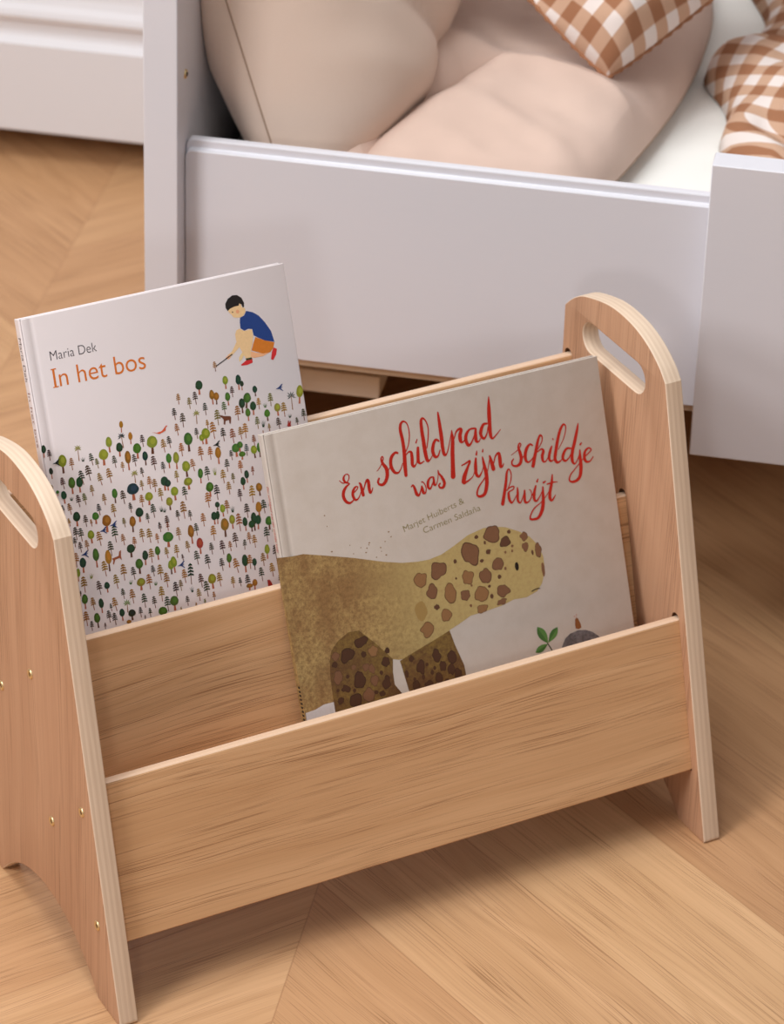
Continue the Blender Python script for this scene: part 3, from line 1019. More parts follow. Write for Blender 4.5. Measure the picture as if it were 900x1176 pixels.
TREES = """o d 13 961 5 1056 35
c b 48 1002 47 1088 0
o l -20 1009 -27 1105 32
o l 144 1064 136 1206 62
p l 282 1012 275 1141 0
c y 213 1101 211 1198 0
g d 310 1115 307 1152 0
c d 372 1100 379 1198 0
c l 411 1149 419 1229 0
o l 480 1094 469 1218 71
c d -2 1125 -3 1166 0
o d 39 1142 39 1228 29
c b 114 1231 121 1325 0
o g 190 1248 181 1376 52
c d 268 1211 280 1326 0
o d 251 1261 242 1378 50
c b 329 1183 339 1306 0
c y 411 1262 425 1363 0
c l 24 1269 33 1305 0
c y 337 1339 338 1426 0
o g 63 1322 60 1364 24
o d 108 1337 106 1434 42
g d 167 1388 162 1424 0
c b 213 1388 219 1486 0
c l 265 1387 271 1479 0
c y 422 1426 425 1517 0
c d 80 1439 84 1508 0
c y 132 1436 142 1528 0
c d 366 1492 369 1584 0
o d 182 1515 174 1626 54
c b 247 1552 246 1646 0
c y 287 1595 289 1652 0
o g 331 1552 327 1642 52
c y 112 1548 116 1613 0
o m 416 1591 404 1724 68
o y 660 914 650 1002 29
p n 643 996 645 1121 0
o y 718 1013 710 1105 31
o l 536 1011 531 1130 46
o d 616 1073 606 1180 50
o g 756 1108 747 1226 60
c b 807 1051 807 1147 0
o l 887 1079 873 1218 81
c d 554 1158 559 1257 0
c y 615 1220 612 1298 0
o m 670 1149 662 1298 46
c b 715 1183 721 1281 0
o d 809 1183 803 1291 42
c b 868 1229 872 1345 0
c d 938 1291 942 1383 0
c y 491 1242 502 1361 0
p l 701 1307 695 1404 0
c d 759 1297 765 1374 0
c y 809 1376 808 1478 0
c y 742 1392 743 1475 0
c y 849 1404 845 1509 0
o d 932 1407 925 1516 58
o d 957 1436 949 1521 46
c y 969 1120 974 1227 0
c d 1078 1516 1083 1627 0
o l 999 1502 996 1608 58
o l 943 1572 941 1673 50
c y 880 1483 885 1590 0
o g 515 1409 509 1521 42
c b 575 1434 580 1543 0
o n 667 1401 660 1532 91
c y 723 1501 721 1599 0
o l 788 1497 778 1597 60
c d 800 1590 803 1701 0
g d 868 1617 867 1670 0
g d 897 1639 890 1679 0
c y 481 1518 485 1625 0
c d 621 1540 623 1621 0
o d 689 1596 680 1707 58
c d 745 1650 747 1730 0
c l 548 1643 554 1720 0
o m 622 1649 610 1771 48
c d 830 1741 834 1784 0
c b 898 1704 897 1799 0
c y 1047 1623 1046 1764 0
c d 991 1683 995 1768 0
c d 1093 1706 1093 1790 0
o d 1341 743 1331 853 56
o l 1561 754 1555 855 42
o d 1670 767 1662 885 42
o d 1694 820 1686 894 29
c b 1603 842 1600 929 0
c b 1291 818 1292 921 0
c y 1155 805 1150 890 0
c l 1238 852 1236 943 0
o m 1431 836 1429 950 40
o m 1468 863 1459 956 42
o g 1559 882 1555 984 40
c g 1515 945 1515 1048 0
c d 1359 920 1357 1018 0
c d 1100 906 1101 1001 0
c b 1163 957 1157 1070 0
p l 1282 960 1271 1068 0
c l 1449 992 1446 1117 0
c y 1621 997 1617 1116 0
o g 1726 920 1697 1037 58
o d 1668 953 1661 1068 48
o g 1705 1039 1700 1137 40
c y 1099 1027 1104 1123 0
c y 1356 1052 1356 1124 0
c y 1393 1075 1396 1213 0
c d 1255 1095 1257 1182 0
c d 1472 1140 1472 1248 0
c r 1547 1162 1549 1280 0
c y 1617 1164 1618 1265 0
c y 1662 1144 1655 1265 0
o g 1181 1117 1172 1263 66
o l 1289 1155 1296 1233 42
o l 1331 1115 1323 1239 66
c d 1019 1108 1025 1204 0
c y 1112 1181 1110 1287 0
c y 1262 1240 1264 1355 0
c y 1344 1260 1338 1364 0
o m 1407 1280 1398 1411 46
o g 1558 1286 1555 1389 66
o g 1597 1277 1587 1357 46
o g 1604 1357 1597 1421 52
c d 1510 1325 1513 1406 0
c n 1646 1305 1642 1400 0
o g 998 1240 990 1355 42
o l 1059 1242 1049 1376 46
o l 1125 1328 1122 1453 62
c y 1178 1321 1189 1422 0
c y 1036 1381 1036 1476 0
o g 1236 1411 1226 1526 40
c d 1290 1403 1291 1517 0
g l 1354 1417 1353 1489 0
c d 1465 1384 1459 1486 0
c y 1572 1419 1571 1522 0
c y 1417 1457 1416 1568 0
c l 1496 1502 1494 1585 0
o d 1612 1508 1608 1607 37
c r 1669 1486 1664 1558 0
o l 1121 1457 1121 1552 66
o d 1792 880 1790 962 36
c y 1807 976 1804 1068 0
g g 1859 1021 1855 1065 0
c l 1911 959 1905 1065 0
p d 2087 983 2080 1130 0
o l 2171 954 2145 1096 54
o l 1955 1052 1952 1151 50
c y 2009 1053 2006 1170 0
o d 1758 996 1749 1101 47
o g 1863 1081 1859 1172 45
c l 1771 1116 1769 1215 0
g d 1822 1144 1814 1211 0
c y 1863 1191 1860 1252 0
c b 1943 1160 1948 1261 0
g d 2051 1148 2048 1186 0
c d 2100 1193 2103 1260 0
c d 2166 1138 2164 1235 0
c y 1805 1233 1803 1257 0
c r 1718 1249 1717 1338 0
o l 1703 1332 1705 1432 49
o g 1753 1320 1748 1435 38
c d 150 1624 152 1727 0
c d 191 1641 192 1747 0
o l 268 1679 268 1780 50
c y 329 1699 336 1814 0
c d 460 1684 462 1817 0
c y 518 1762 524 1854 0
c y 608 1805 606 1896 0
c d 133 1700 130 1778 0
c b 168 1745 171 1829 0
c y 221 1742 226 1831 0
c y 123 1818 114 1933 0
o d 170 1870 161 1986 50
o g 282 1823 276 1971 48
o y 379 1858 371 2023 48
c d 408 1793 409 1911 0
o d 570 1857 564 1958 62
c y 331 1931 337 2054 0
c y 482 1989 478 2121 0
c d 556 2029 561 2133 0
g l 223 1996 214 2044 0
o l 121 1942 108 2042 31
c y 149 2009 147 2138 0
c y 406 2054 413 2170 0
c b 262 2070 268 2182 0
o d 328 2097 327 2180 42
g g 527 2121 521 2161 0
c d 445 2174 450 2259 0
c y 518 2195 519 2310 0
c b 110 2114 106 2155 0
o g 136 2147 127 2262 45
c y 193 2184 195 2286 0
o d 259 2210 255 2323 38
c y 363 2225 374 2336 0
c d 331 2265 333 2326 0
p g 468 2271 459 2368 0
c d 303 2312 305 2411 0
c d 346 2341 348 2441 0
o d 413 2327 409 2421 40
o k 492 2352 487 2436 56
o m 456 2425 453 2470 38
c y 121 2276 119 2393 0
o g 206 2312 205 2429 46
c d 157 2361 151 2439 0
c b 263 2401 258 2450 0
c y 677 1756 678 1866 0
c y 736 1768 738 1884 0
c y 795 1821 797 1902 0
o g 887 1833 878 1951 81
c r 897 1753 896 1825 0
c d 833 1746 833 1822 0
c y 976 1813 974 1919 0
o m 1079 1821 1076 1970 48
c d 1126 1816 1125 1916 0
o r 1137 1936 1129 2062 50
c y 1263 1865 1258 1985 0
c d 1224 1992 1224 2088 0
c y 1029 1934 1036 2029 0
c d 1090 2025 1095 2139 0
c d 1173 2073 1178 2193 0
o d 678 1931 667 2043 46
c y 728 1924 722 2037 0
o g 782 1921 778 2027 40
c y 851 1942 856 2033 0
c y 937 1942 935 2048 0
c b 975 2027 978 2081 0
o g 618 1982 610 2098 58
o l 873 2053 865 2162 46
o l 897 2028 895 2157 46
c d 1028 2108 1012 2277 0
c y 967 2144 968 2255 0
c d 717 2055 722 2144 0
c y 777 2061 774 2186 0
c y 674 2113 673 2235 0
c y 817 2135 816 2254 0
g g 727 2175 721 2216 0
o l 608 2132 599 2226 66
c y 760 2229 753 2350 0
c d 879 2223 880 2342 0
c l 925 2218 922 2306 0
c b 1095 2208 1096 2320 0
c d 1129 2274 1133 2402 0
o l 1187 2234 1185 2352 62
g d 1008 2284 1011 2338 0
c y 1059 2319 1061 2419 0
c y 1182 2371 1180 2444 0
c d 959 2353 957 2433 0
c l 1101 2410 1097 2459 0
c d 609 2251 609 2366 0
c b 687 2292 689 2388 0
c d 793 2317 789 2439 0
o g 852 2330 844 2445 66
o g 747 2392 734 2488 68
c d 564 2347 561 2431 0
c d 640 2373 638 2445 0
c y 896 2426 894 2464 0
c d 595 2420 590 2457 0
c y 1025 2422 1021 2464 0
o g 1294 1531 1285 1646 58
c y 1448 1560 1447 1663 0
c d 1345 1560 1342 1682 0
c y 1260 1602 1260 1725 0
o d 1574 1553 1569 1652 40
c y 1635 1629 1628 1769 0
o m 1697 1627 1695 1730 48
c b 1530 1636 1528 1735 0
c y 1408 1697 1403 1807 0
o d 1331 1695 1326 1762 37
o l 1368 1724 1365 1821 40
o d 1289 1765 1284 1864 45
o d 1322 1765 1308 1866 32
g d 1453 1745 1447 1805 0
c d 1567 1759 1565 1874 0
o m 1671 1771 1661 1896 48
c d 1712 1761 1712 1873 0
o d 1763 1780 1760 1884 23
o l 1432 1821 1427 1931 45
c r 1486 1818 1486 1964 0
o d 1536 1864 1532 1971 38
o d 1615 1843 1606 1988 46
o d 1588 1902 1581 1989 46
o d 1652 1871 1636 1983 45
o g 1736 1901 1730 2008 56
o m 1367 1833 1356 1980 62
c y 1196 1752 1194 1859 0
c b 1432 1959 1432 2079 0
c y 1548 1984 1549 2079 0
c y 1589 2014 1588 2118 0
c d 1700 1974 1698 2097 0
c y 1761 1988 1758 2053 0
c d 1507 2032 1497 2113 0
c b 1314 1994 1317 2110 0
c y 1381 2017 1382 2098 0
o g 1358 2110 1347 2221 40
c d 1287 2130 1289 2234 0
c y 1398 2156 1414 2279 0
o d 1486 2149 1476 2290 50
c y 1526 2158 1519 2273 0
o d 1562 2196 1554 2288 35
o l 1685 2114 1673 2227 40
c b 1749 2129 1749 2249 0
c y 1637 2169 1635 2276 0
c y 1696 2263 1698 2376 0
c d 1602 2276 1603 2389 0
c y 1248 2234 1250 2348 0
c y 1357 2293 1354 2384 0
c d 1416 2314 1416 2387 0
c d 1480 2306 1478 2414 0
o m 1488 2381 1483 2434 50
o m 1538 2358 1527 2441 40
c b 1749 2369 1749 2443 0
o g 1762 2318 1761 2352 23
c m 1493 625 1494 705 0"""
BOY = [('skl',[(1706,636),(1741,602),(1747,631),(1724,660),(1703,673),(1701,656)]),('skp',[(1810,613),(1865,638),(1960,654),(1905,670),(1830,669),(1801,656)]),('sk',[(1709,507),(1724,558),(1688,585),(1650,612),(1626,623),(1613,602),(1652,583),(1689,537)]),('skp',[(1594,616),(1630,600),(1639,621),(1619,635),(1599,629)]),('sk',[(1743,422),(1780,447),(1847,447),(1849,498),(1835,554),(1812,603),(1802,666),(1760,664),(1750,638),(1722,564),(1702,506),(1702,458),(1717,430)]),('or',[(1865,512),(1940,554),(2017,584),(1998,628),(1968,653),(1908,651),(1815,607),(1838,561)]),('bl',[(1824,299),(1876,320),(1922,356),(1964,416),(2003,492),(2018,581),(1940,554),(1886,520),(1853,496),(1850,447),(1818,437),(1783,446),(1754,421),(1757,374),(1764,341),(1800,331)]),('sk',[(1673,269),(1694,256),(1733,245),(1770,246),(1776,231),(1789,241),(1791,262),(1817,277),(1818,304),(1792,330),(1765,338),(1740,335),(1711,327),(1697,301),(1688,292)]),('hr',[(1659,245),(1661,212),(1689,177),(1730,159),(1769,164),(1802,192),(1817,233),(1811,266),(1800,268),(1793,242),(1776,231),(1768,247),(1733,247),(1694,256),(1673,270)]),('rd',[(1709,698),(1758,674),(1812,668),(1809,702),(1763,710),(1716,706)]),('dg',[(1758,657),(1809,661),(1808,676),(1758,674)]),('rd',[(2003,622),(2029,638),(2015,680),(1983,717),(1966,707),(1983,652)]),('ck',[(1738,282),(1752,274),(1765,282),(1767,294),(1757,306),(1741,301)]),('hr',[(1703,287),(1711,280),(1717,287),(1710,292)])]
STICK = [(1504,666,7),(1576,636,8),(1649,604,9)]
BIRDS = [('k',95,1117),('n',464,1681),('k',1406,1261),('n',2000,941),('n',197,1850),('n',956,2110),('n',375,1706)]
ANIMALS = [('fx',[(891,1052),(934,1065),(975,1061),(1004,1037),(1018,1025),(1028,1030),(1012,1042),(1007,1064),(972,1075),(951,1080),(933,1070)]),('br',[(1464,1050),(1481,1045),(1500,1056),(1555,1068),(1559,1084),(1547,1127),(1538,1121),(1538,1095),(1509,1096),(1500,1125),(1489,1118),(1494,1085),(1485,1068)]),('fb',[(471,1891),(488,1884),(480,1923),(481,1962),(466,1939),(429,1946),(411,1980),(404,1974),(413,1946),(403,1932),(461,1923)]),('rr',[(2017,1234),(2026,1205),(2033,1207),(2031,1230),(2043,1209),(2049,1213),(2044,1237),(2045,1254),(2021,1252),(2010,1243)]),('rr',[(1641,2390),(1661,2391),(1674,2417),(1680,2442),(1640,2440)])]
TXT1 = [('Maria Dek','gr',61,185,350,564,354),('In het bos','ot',118,181,555,935,564)]
TXT2 = [('Marjet Huiberts &','ol',38,1046,995,1592,889),('Carmen Saldaña','ol',38,1210,1045,1726,977)]

COLS = dict(d=(34, 62, 42), g=(66, 104, 36), l=(132, 138, 44), y=(170, 112, 36), m=(146, 98, 34), b=(92, 52, 26),
            n=(36, 54, 70), r=(150, 66, 42), k=(30, 40, 36), tr=(176, 98, 68), tb=(98, 58, 40),
            gr=(66, 60, 66), ot=(216, 118, 44), ol=(138, 126, 76), red=(184, 36, 22), sk=(236, 200, 150), skl=(236, 206, 150),
            skp=(238, 178, 134), bl=(38, 66, 130), hr=(38, 33, 32), rd=(206, 48, 50), dg=(58, 66, 38), ck=(230, 160, 120),
            fx=(214, 96, 62), br=(110, 62, 42), fb=(158, 88, 56), rr=(160, 46, 38), bd=(42, 66, 120), **{'or': (208, 122, 42)})


def brush_mat(name, rough=0.5, grain=0.25):
    t = NT(name)
    at = t.n('ShaderNodeAttribute', attribute_name='ink')
    co = t.coord('Object')
    nz = t.noise(co, 420, 3, 0.6)
    n2 = t.noise(co, 3000, 2, 0.5)
    f = t.math('ADD', t.math('MULTIPLY', nz, 0.7), t.math('MULTIPLY', n2, 0.3))
    col = t.mix(t.math('MULTIPLY', t.ramp(f, [(0.35, 0.0), (0.68, 1.0)]), grain), at.outputs['Color'],
                t.mix(1.0, at.outputs['Color'], (0.6, 0.58, 0.55), 'MULTIPLY'))
    t.l(col, t.b.inputs['Base Color'])
    t.b.inputs['Roughness'].default_value = rough
    t.b.inputs['Specular IOR Level'].default_value = 0.35
    return t.m


def paper_mat(name, col, spec, rough, speck=0.0, tint=None):
    t = NT(name)
    co = t.coord('Object')
    nz = t.noise(co, 60, 4, 0.6)
    n2 = t.noise(co, 1500, 2, 0.5)
    c = t.mix(t.math('MULTIPLY', t.ramp(nz, [(0.4, 0.0), (0.7, 1.0)]), speck), col, tint or col)
    c = t.mix(t.math('MULTIPLY', t.ramp(n2, [(0.45, 0.0), (0.7, 1.0)]), speck * 0.6), c, tint or col)
    t.l(c, t.b.inputs['Base Color'])
    t.b.inputs['Roughness'].default_value = rough
    t.b.inputs['Specular IOR Level'].default_value = spec
    return t.m


def tortoise_mat(name, ca, cb, cc, head=None):
    t = NT(name)
    co = t.coord('Object')
    a = t.noise(co, 22, 6, 0.7)
    b_ = t.noise(co, 300, 5, 0.7)
    g = t.noise(co, 950, 2, 0.6)
    col = t.mix(t.ramp(a, [(0.42, 0.0), (0.58, 1.0)]), ca, cb)
    col = t.mix(t.math('MULTIPLY', t.ramp(b_, [(0.42, 0.0), (0.62, 1.0)]), 0.65), col, cc)
    col = t.mix(t.math('MULTIPLY', t.ramp(g, [(0.52, 0.0), (0.66, 1.0)]), 0.35), col, cc)
    if head:   # the wash grows paler and yellower towards the head
        sx = t.n('ShaderNodeSeparateXYZ')
        t.l(co, sx.inputs[0])
        f = t.math('ADD', sx.outputs[0], t.math('MULTIPLY', t.math('SUBTRACT', a, 0.5), 0.06))
        f = t.ramp(t.math('MULTIPLY', f, 5.0), [(0.28, 0.0), (0.62, 1.0)])
        hc = t.mix(t.math('MULTIPLY', t.ramp(b_, [(0.45, 0.0), (0.68, 1.0)]), 0.35), head, cb)
        col = t.mix(f, col, hc)
    t.l(col, t.b.inputs['Base Color'])
    t.b.inputs['Roughness'].default_value = 0.55
    return t.m


M_ink = brush_mat('printed_ink')
M_flat = brush_mat('lettering_ink', 0.5, 0.08)
M_cover_white = paper_mat('white_cover', srgb(234, 226, 226), 0.4, 0.42, 0.12, srgb(227, 218, 218))
M_cover_linen = paper_mat('linen_cover', srgb(206, 196, 186), 0.35, 0.5, 0.5, srgb(194, 182, 169))
M_pages = plain('paper_pages', srgb(244, 240, 232), 0.8, 0.2).m
M_body = tortoise_mat('tortoise_body', srgb(184, 154, 98), srgb(150, 115, 71), srgb(112, 81, 47), srgb(184, 162, 106))
M_head = tortoise_mat('tortoise_head', srgb(172, 154, 96), srgb(162, 143, 88), srgb(142, 118, 70))
M_legs = tortoise_mat('tortoise_leg', srgb(134, 106, 52), srgb(108, 76, 42), srgb(84, 54, 32))
M_spot = tortoise_mat('tortoise_spot', srgb(132, 94, 66), srgb(114, 76, 56), srgb(88, 58, 44))
M_stone = tortoise_mat('grey_stone', srgb(120, 112, 112), srgb(92, 84, 84), srgb(60, 54, 54))


class Print:
    """flat printed artwork laid on a cover: u right, v down from the top left corner, in metres"""

    def __init__(s):
        s.bm = bmesh.new()
        s.cl = s.bm.loops.layers.float_color.new('ink')
        s.lay = 0

    def pt(s, u, v, h):
        return s.bm.verts.new((u, -h, -v))

    def face(s, pts, col, mi, lift):
        try:
            f = s.bm.faces.new([s.pt(u, v, lift) for u, v in pts])
        except ValueError:
            return
        f.material_index = mi
        c = srgb(*(COLS[col] if isinstance(col, str) else col)) + (1,)
        for lp in f.loops:
            lp[s.cl] = c

    def poly(s, pts, col, mi=1, lift=0.0001):
        """concave outline -> triangles"""
        from mathutils.geometry import tessellate_polygon
        V = [Vector((u, v, 0)) for u, v in pts]
        for tri in tessellate_polygon([V]):
            s.face([pts[i] for i in tri], col, mi, lift)

    def ellipse(s, u, v, a, b, col, mi=1, lift=0.0001, wob=0.0, seed=0, n=18, rot=0.0):
        P = []
        for k in range(n):
            t = 2 * pi * k / n
            r = 1 + wob * noise.noise(Vector((cos(t) * 1.3, sin(t) * 1.3, seed * 3.7)))
            x, y = a * r * cos(t), b * r * sin(t)
            P.append((u + x * cos(rot) - y * sin(rot), v + x * sin(rot) + y * cos(rot)))
        s.face(P, col, mi, lift)

    def stroke(s, pts, col, mi=1, lift=0.0001, smooth=True, caps=True):
        if smooth and len(pts) > 2:
            pts = [tuple(p) for p in catmull([Vector(p) for p in pts], 5)]
        L, R = [], []
        n = len(pts)
        for i, (u, v, w) in enumerate(pts):
            a, b = pts[max(0, i - 1)], pts[min(n - 1, i + 1)]
            d = Vector((b[0] - a[0], b[1] - a[1]))
            if d.length < 1e-9:
                d = Vector((1, 0))
            d.normalize()
            L.append((u - d.y * w / 2, v + d.x * w / 2))
            R.append((u + d.y * w / 2, v - d.x * w / 2))
        for i in range(n - 1):
            s.face([L[i], L[i + 1], R[i + 1], R[i]], col, mi, lift)
            lift += 1e-7
        if caps:
            for u, v, w in (pts[0], pts[-1]):
                s.ellipse(u, v, w / 2, w / 2, col, mi, lift + 1e-6, n=10)

    def text(s, body, col, cap, u0, v0, u1, v1, mi=2, lift=0.00012, serif_i=False, thin=0.0, shear=0.0):
        cu = bpy.data.curves.new('lettering', 'FONT')
        cu.body = body
        cu.size = 1.0
        cu.offset = thin
        cu.shear = shear
        ob = bpy.data.objects.new('lettering', cu)
        C.objects.link(ob)
        dg = bpy.context.evaluated_depsgraph_get()
        me = bpy.data.meshes.new_from_object(ob.evaluated_get(dg))
        bpy.data.objects.remove(ob)
        xs_ = [v.co.x for v in me.vertices]
        mn, mx = min(xs_), max(xs_)
        d = Vector((u1 - u0, v1 - v0))
        sx = d.length / (mx - mn)
        sy = cap / 0.70
        e = d.normalized()
        up = Vector((e.y, -e.x))
        P = [Vector((u0, v0)) + e * ((v.co.x - mn) * sx) + up * (v.co.y * sy) for v in me.vertices]
        for p in me.polygons:
            s.face([tuple(P[i]) for i in p.vertices][::-1], col, mi, lift)
        bpy.data.meshes.remove(me)

    def add_tree(s, k, col, x0, y0, x1, y1, w, i):
        a, b = Vector((x0, y0)) * 1e-4, Vector((x1, y1)) * 1e-4
        w *= 1.14e-4
        d = b - a
        L = d.length
        e = d / L
        q = Vector((-e.y, e.x))
        rn = random.Random(i * 7 + 1)
        lf = 0.00008 + (i % 40) * 2e-6

        def P(t, o):
            r = a + e * (L * t) + q * o
            return (r.x, r.y)
        jit = lambda c: tuple(max(0, min(255, z + rn.randint(-10, 10))) for z in COLS[c])
        if k == 'o':
            tc = 'tr' if rn.random() < 0.65 else 'tb'
            ft = 0.66 if w > 0.0035 else 0.6
            s.face([P(ft - 0.1, -w * 0.09), P(1, -w * 0.13), P(1, w * 0.13), P(ft - 0.1, w * 0.09)], tc, 1, lf)
            n = 16
            pts = []
            for t in range(n):
                an = 2 * pi * t / n
                sh = 1.0 if cos(an) < 0 else 0.92
                wo = 1 + 0.10 * noise.noise(Vector((cos(an), sin(an), i * 1.7)))
                pts.append(P(ft / 2 - cos(an) * ft / 2, sin(an) * w / 2 * sh * wo))
            s.face(pts, jit(col), 1, lf + 1e-6)
            if w > 0.0038:   # a paler watercolour bloom inside the crown
                c2 = tuple(min(255, int(z * 1.14 + 4)) for z in COLS[col])
                pts = [P(ft * 0.45 - cos(2 * pi * t / 10) * ft * 0.27, -w * 0.08 + sin(2 * pi * t / 10) * w * 0.24) for t in range(10)]
                s.face(pts, c2, 1, lf + 2e-6)
        elif k == 'c':
            tk = {'y': (150, 84, 46), 'b': (104, 50, 34), 'd': (120, 72, 52), 'l': (140, 104, 56), 'r': (140, 60, 42)}.get(col, (110, 66, 48))
            tw = 0.00038
            s.face([P(0.02, -tw * 0.4), P(1, -tw * 0.9), P(1, tw * 0.9), P(0.02, tw * 0.4)], tk, 1, lf)
            nb = 4 if L > 0.0075 else 3
            wid = min(0.0025, L * 0.20)
            c_ = {'y': (150, 104, 6), 'd': (28, 42, 16), 'b': (60, 32, 10), 'l': (106, 100, 14), 'n': 'n', 'r': (140, 76, 40), 'g': (74, 92, 44), 'm': (176, 110, 60)}[col]
            c_ = tuple(max(0, z + rn.randint(-14, 14)) for z in (COLS[c_] if isinstance(c_, str) else c_))
            for j in range(nb):
                t = 0.02 + 0.60 * j / nb
                ww = wid * (0.5 + 0.55 * min(1, (j + 0.6) / 2.2))
                hh = 0.4 / nb
                for sd in (-1, 1):
                    s.face([P(t, 0), P(t + hh * 0.8, sd * ww), P(t + hh * 1.5, sd * ww * 0.9), P(t + hh, 0)], c_, 1, lf + 1e-6 + j * 1e-7)
        elif k == 'p':
            big = L > 0.013
            cl = {'l': (146, 142, 58), 'd': (34, 62, 52), 'n': (30, 44, 46), 'g': (110, 140, 60)}[col]
            s.face([P(0.25, -0.00022), P(1, -0.0004), P(1, 0.0004), P(0.25, 0.00022)], (150, 104, 66), 1, lf)
            for j in range(7):
                an = -pi * 1.15 + j * pi * 1.3 / 6 + pi * 0.0
                ln = (0.0042 if big else 0.0032) * (0.85 + 0.3 * rn.random())
                c0 = Vector(P(0.28, 0))
                dx = Vector((cos(an), sin(an)))
                qx = Vector((-dx.y, dx.x))
                s.face([tuple(c0), tuple(c0 + dx * ln * 0.5 + qx * 0.0005), tuple(c0 + dx * ln), tuple(c0 + dx * ln * 0.5 - qx * 0.0004)], cl, 1, lf + 1e-6 * (j + 1))
        elif k == 'g':
            for j in range(4):
                o_ = (j - 1.5) * 0.0008
                s.face([P(1, o_ * 0.4 - 0.0002), P(0.0 + 0.12 * abs(j - 1.5), o_ * 1.5), P(1, o_ * 0.4 + 0.0004)], jit(col), 1, lf + 1e-6 * j)

    def bird(s, col, x, y, i):
        x, y = x * 1e-4, y * 1e-4
        c = 'bd' if col == 'n' else 'k'
        sg = -1
        A = lambda pts: s.face([(x + sg * a * 1e-3, y + b * 1e-3) for a, b in pts], c, 1, 0.0002 + i * 2e-6)
        A([(3.6, 0.2), (0.5, -0.9), (-2.6, -0.3), (0.3, 0.7)])
        A([(1.2, -0.4), (-1.8, -2.6), (-3.2, -2.8), (-0.8, -0.2)])
        A([(0.8, 0.3), (-1.6, 2.4), (-2.8, 3.0), (-0.8, 0.2)])


def book(name, fr, H, th, label, mats, art, spine_art, groove=0.008):
    A, e1, e2, n = (Vector(fr[k]) for k in ('A', 'e1', 'e2', 'n'))
    Wd = fr['W']
    o = A - e2 * H
    mw = Matrix(((e1.x, -n.x, e2.x, o.x), (e1.y, -n.y, e2.y, o.y), (e1.z, -n.z, e2.z, o.z), (0, 0, 0, 1)))
    root = empty(name, label, 'book', mat=mw, group='picture books in the rack')
    bt = 0.0022
    # front cover with the pressed hinge groove, artwork printed on it
    pr = Print()
    for f in ():
        pass
    bm = pr.bm
    art(pr, Wd, H)
    for v in bm.verts:
        v.co.z += H
    xs_ = [0.0, 0.0003, 0.0012, groove - 0.0035, groove - 0.0015, groove, groove + 0.0015, groove + 0.0035, Wd - 0.0006, Wd]
    ds_ = [0.0009, 0.0003, 0.0, 0.0, 0.0005, 0.0009, 0.0005, 0.0, 0.0, 0.0004]
    F_ = [[bm.verts.new((x, d, z)) for z in (0.0, 0.0005, H - 0.0005, H)] for x, d in zip(xs_, ds_)]
    B_ = [[bm.verts.new((x, bt, z)) for z in (0.0, 0.0005, H - 0.0005, H)] for x in xs_]
    white = (1, 1, 1, 1)
    for i in range(len(xs_) - 1):
        for j in range(3):
            f = bm.faces.new((F_[i][j], F_[i + 1][j], F_[i + 1][j + 1], F_[i][j + 1]))
            f.smooth = True
            bm.faces.new((B_[i][j], B_[i][j + 1], B_[i + 1][j + 1], B_[i + 1][j]))
        bm.faces.new((F_[i][3], F_[i + 1][3], B_[i + 1][3], B_[i][3]))
        bm.faces.new((F_[i][0], B_[i][0], B_[i + 1][0], F_[i + 1][0]))
    for j in range(3):
        bm.faces.new((F_[0][j], F_[0][j + 1], B_[0][j + 1], B_[0][j]))
        bm.faces.new((F_[-1][j], B_[-1][j], B_[-1][j + 1], F_[-1][j + 1]))
    from_bm('front_cover', bm, mats, root)
    bm = bmesh.new()
    box(bm, 0.0, Wd, th - bt, th, 0, H, 0.0003, 1)
    from_bm('back_cover', bm, [mats[0]], root)
    bm = bmesh.new()
    box(bm, 0.001, Wd - 0.0035, bt, th - bt, 0.0035, H - 0.0035)
    from_bm('page_block', bm, [M_pages], root)
    # spine: gently rounded strip with its lettering
    sp = Print()
    spine_art(sp, th, H)
    for v in sp.bm.verts:
        # (u across the spine from the back, v down) -> local
        u, h, z = v.co.x, -v.co.y, v.co.z
        v.co = Vector((-0.0016 - h, th - u, H + z))
    n_ = 8
    ring = [(-0.0016 * sin(pi * (0.12 + 0.76 * k / n_)) / 1.0, th * k / n_) for k in range(n_ + 1)]
    ring = [(-0.0004 - 0.0011 * min(1, sin(pi * k / n_) * 2.2), th * k / n_) for k in range(n_ + 1)]
    vs = [[sp.bm.verts.new((x, y, z)) for z in (0, H)] for x, y in ring]
    ve = [[sp.bm.verts.new((0.0008, y, z)) for z in (0, H)] for x, y in ring]
    for k in range(n_):
        f = sp.bm.faces.new((vs[k][0], vs[k][1], vs[k + 1][1], vs[k + 1][0]))
        f.normal_flip() if False else None
        sp.bm.faces.new((vs[k][1], ve[k][1], ve[k + 1][1], vs[k + 1][1]))
        sp.bm.faces.new((vs[k][0], vs[k + 1][0], ve[k + 1][0], ve[k][0]))
    from_bm('spine', sp.bm, mats, root)
    return root


def K(pts):
    return [(u * 1e-4, v * 1e-4) for u, v in pts]


def K3(pts):
    return [(u * 1e-4, v * 1e-4, w * 1e-4) for u, v, w in pts]


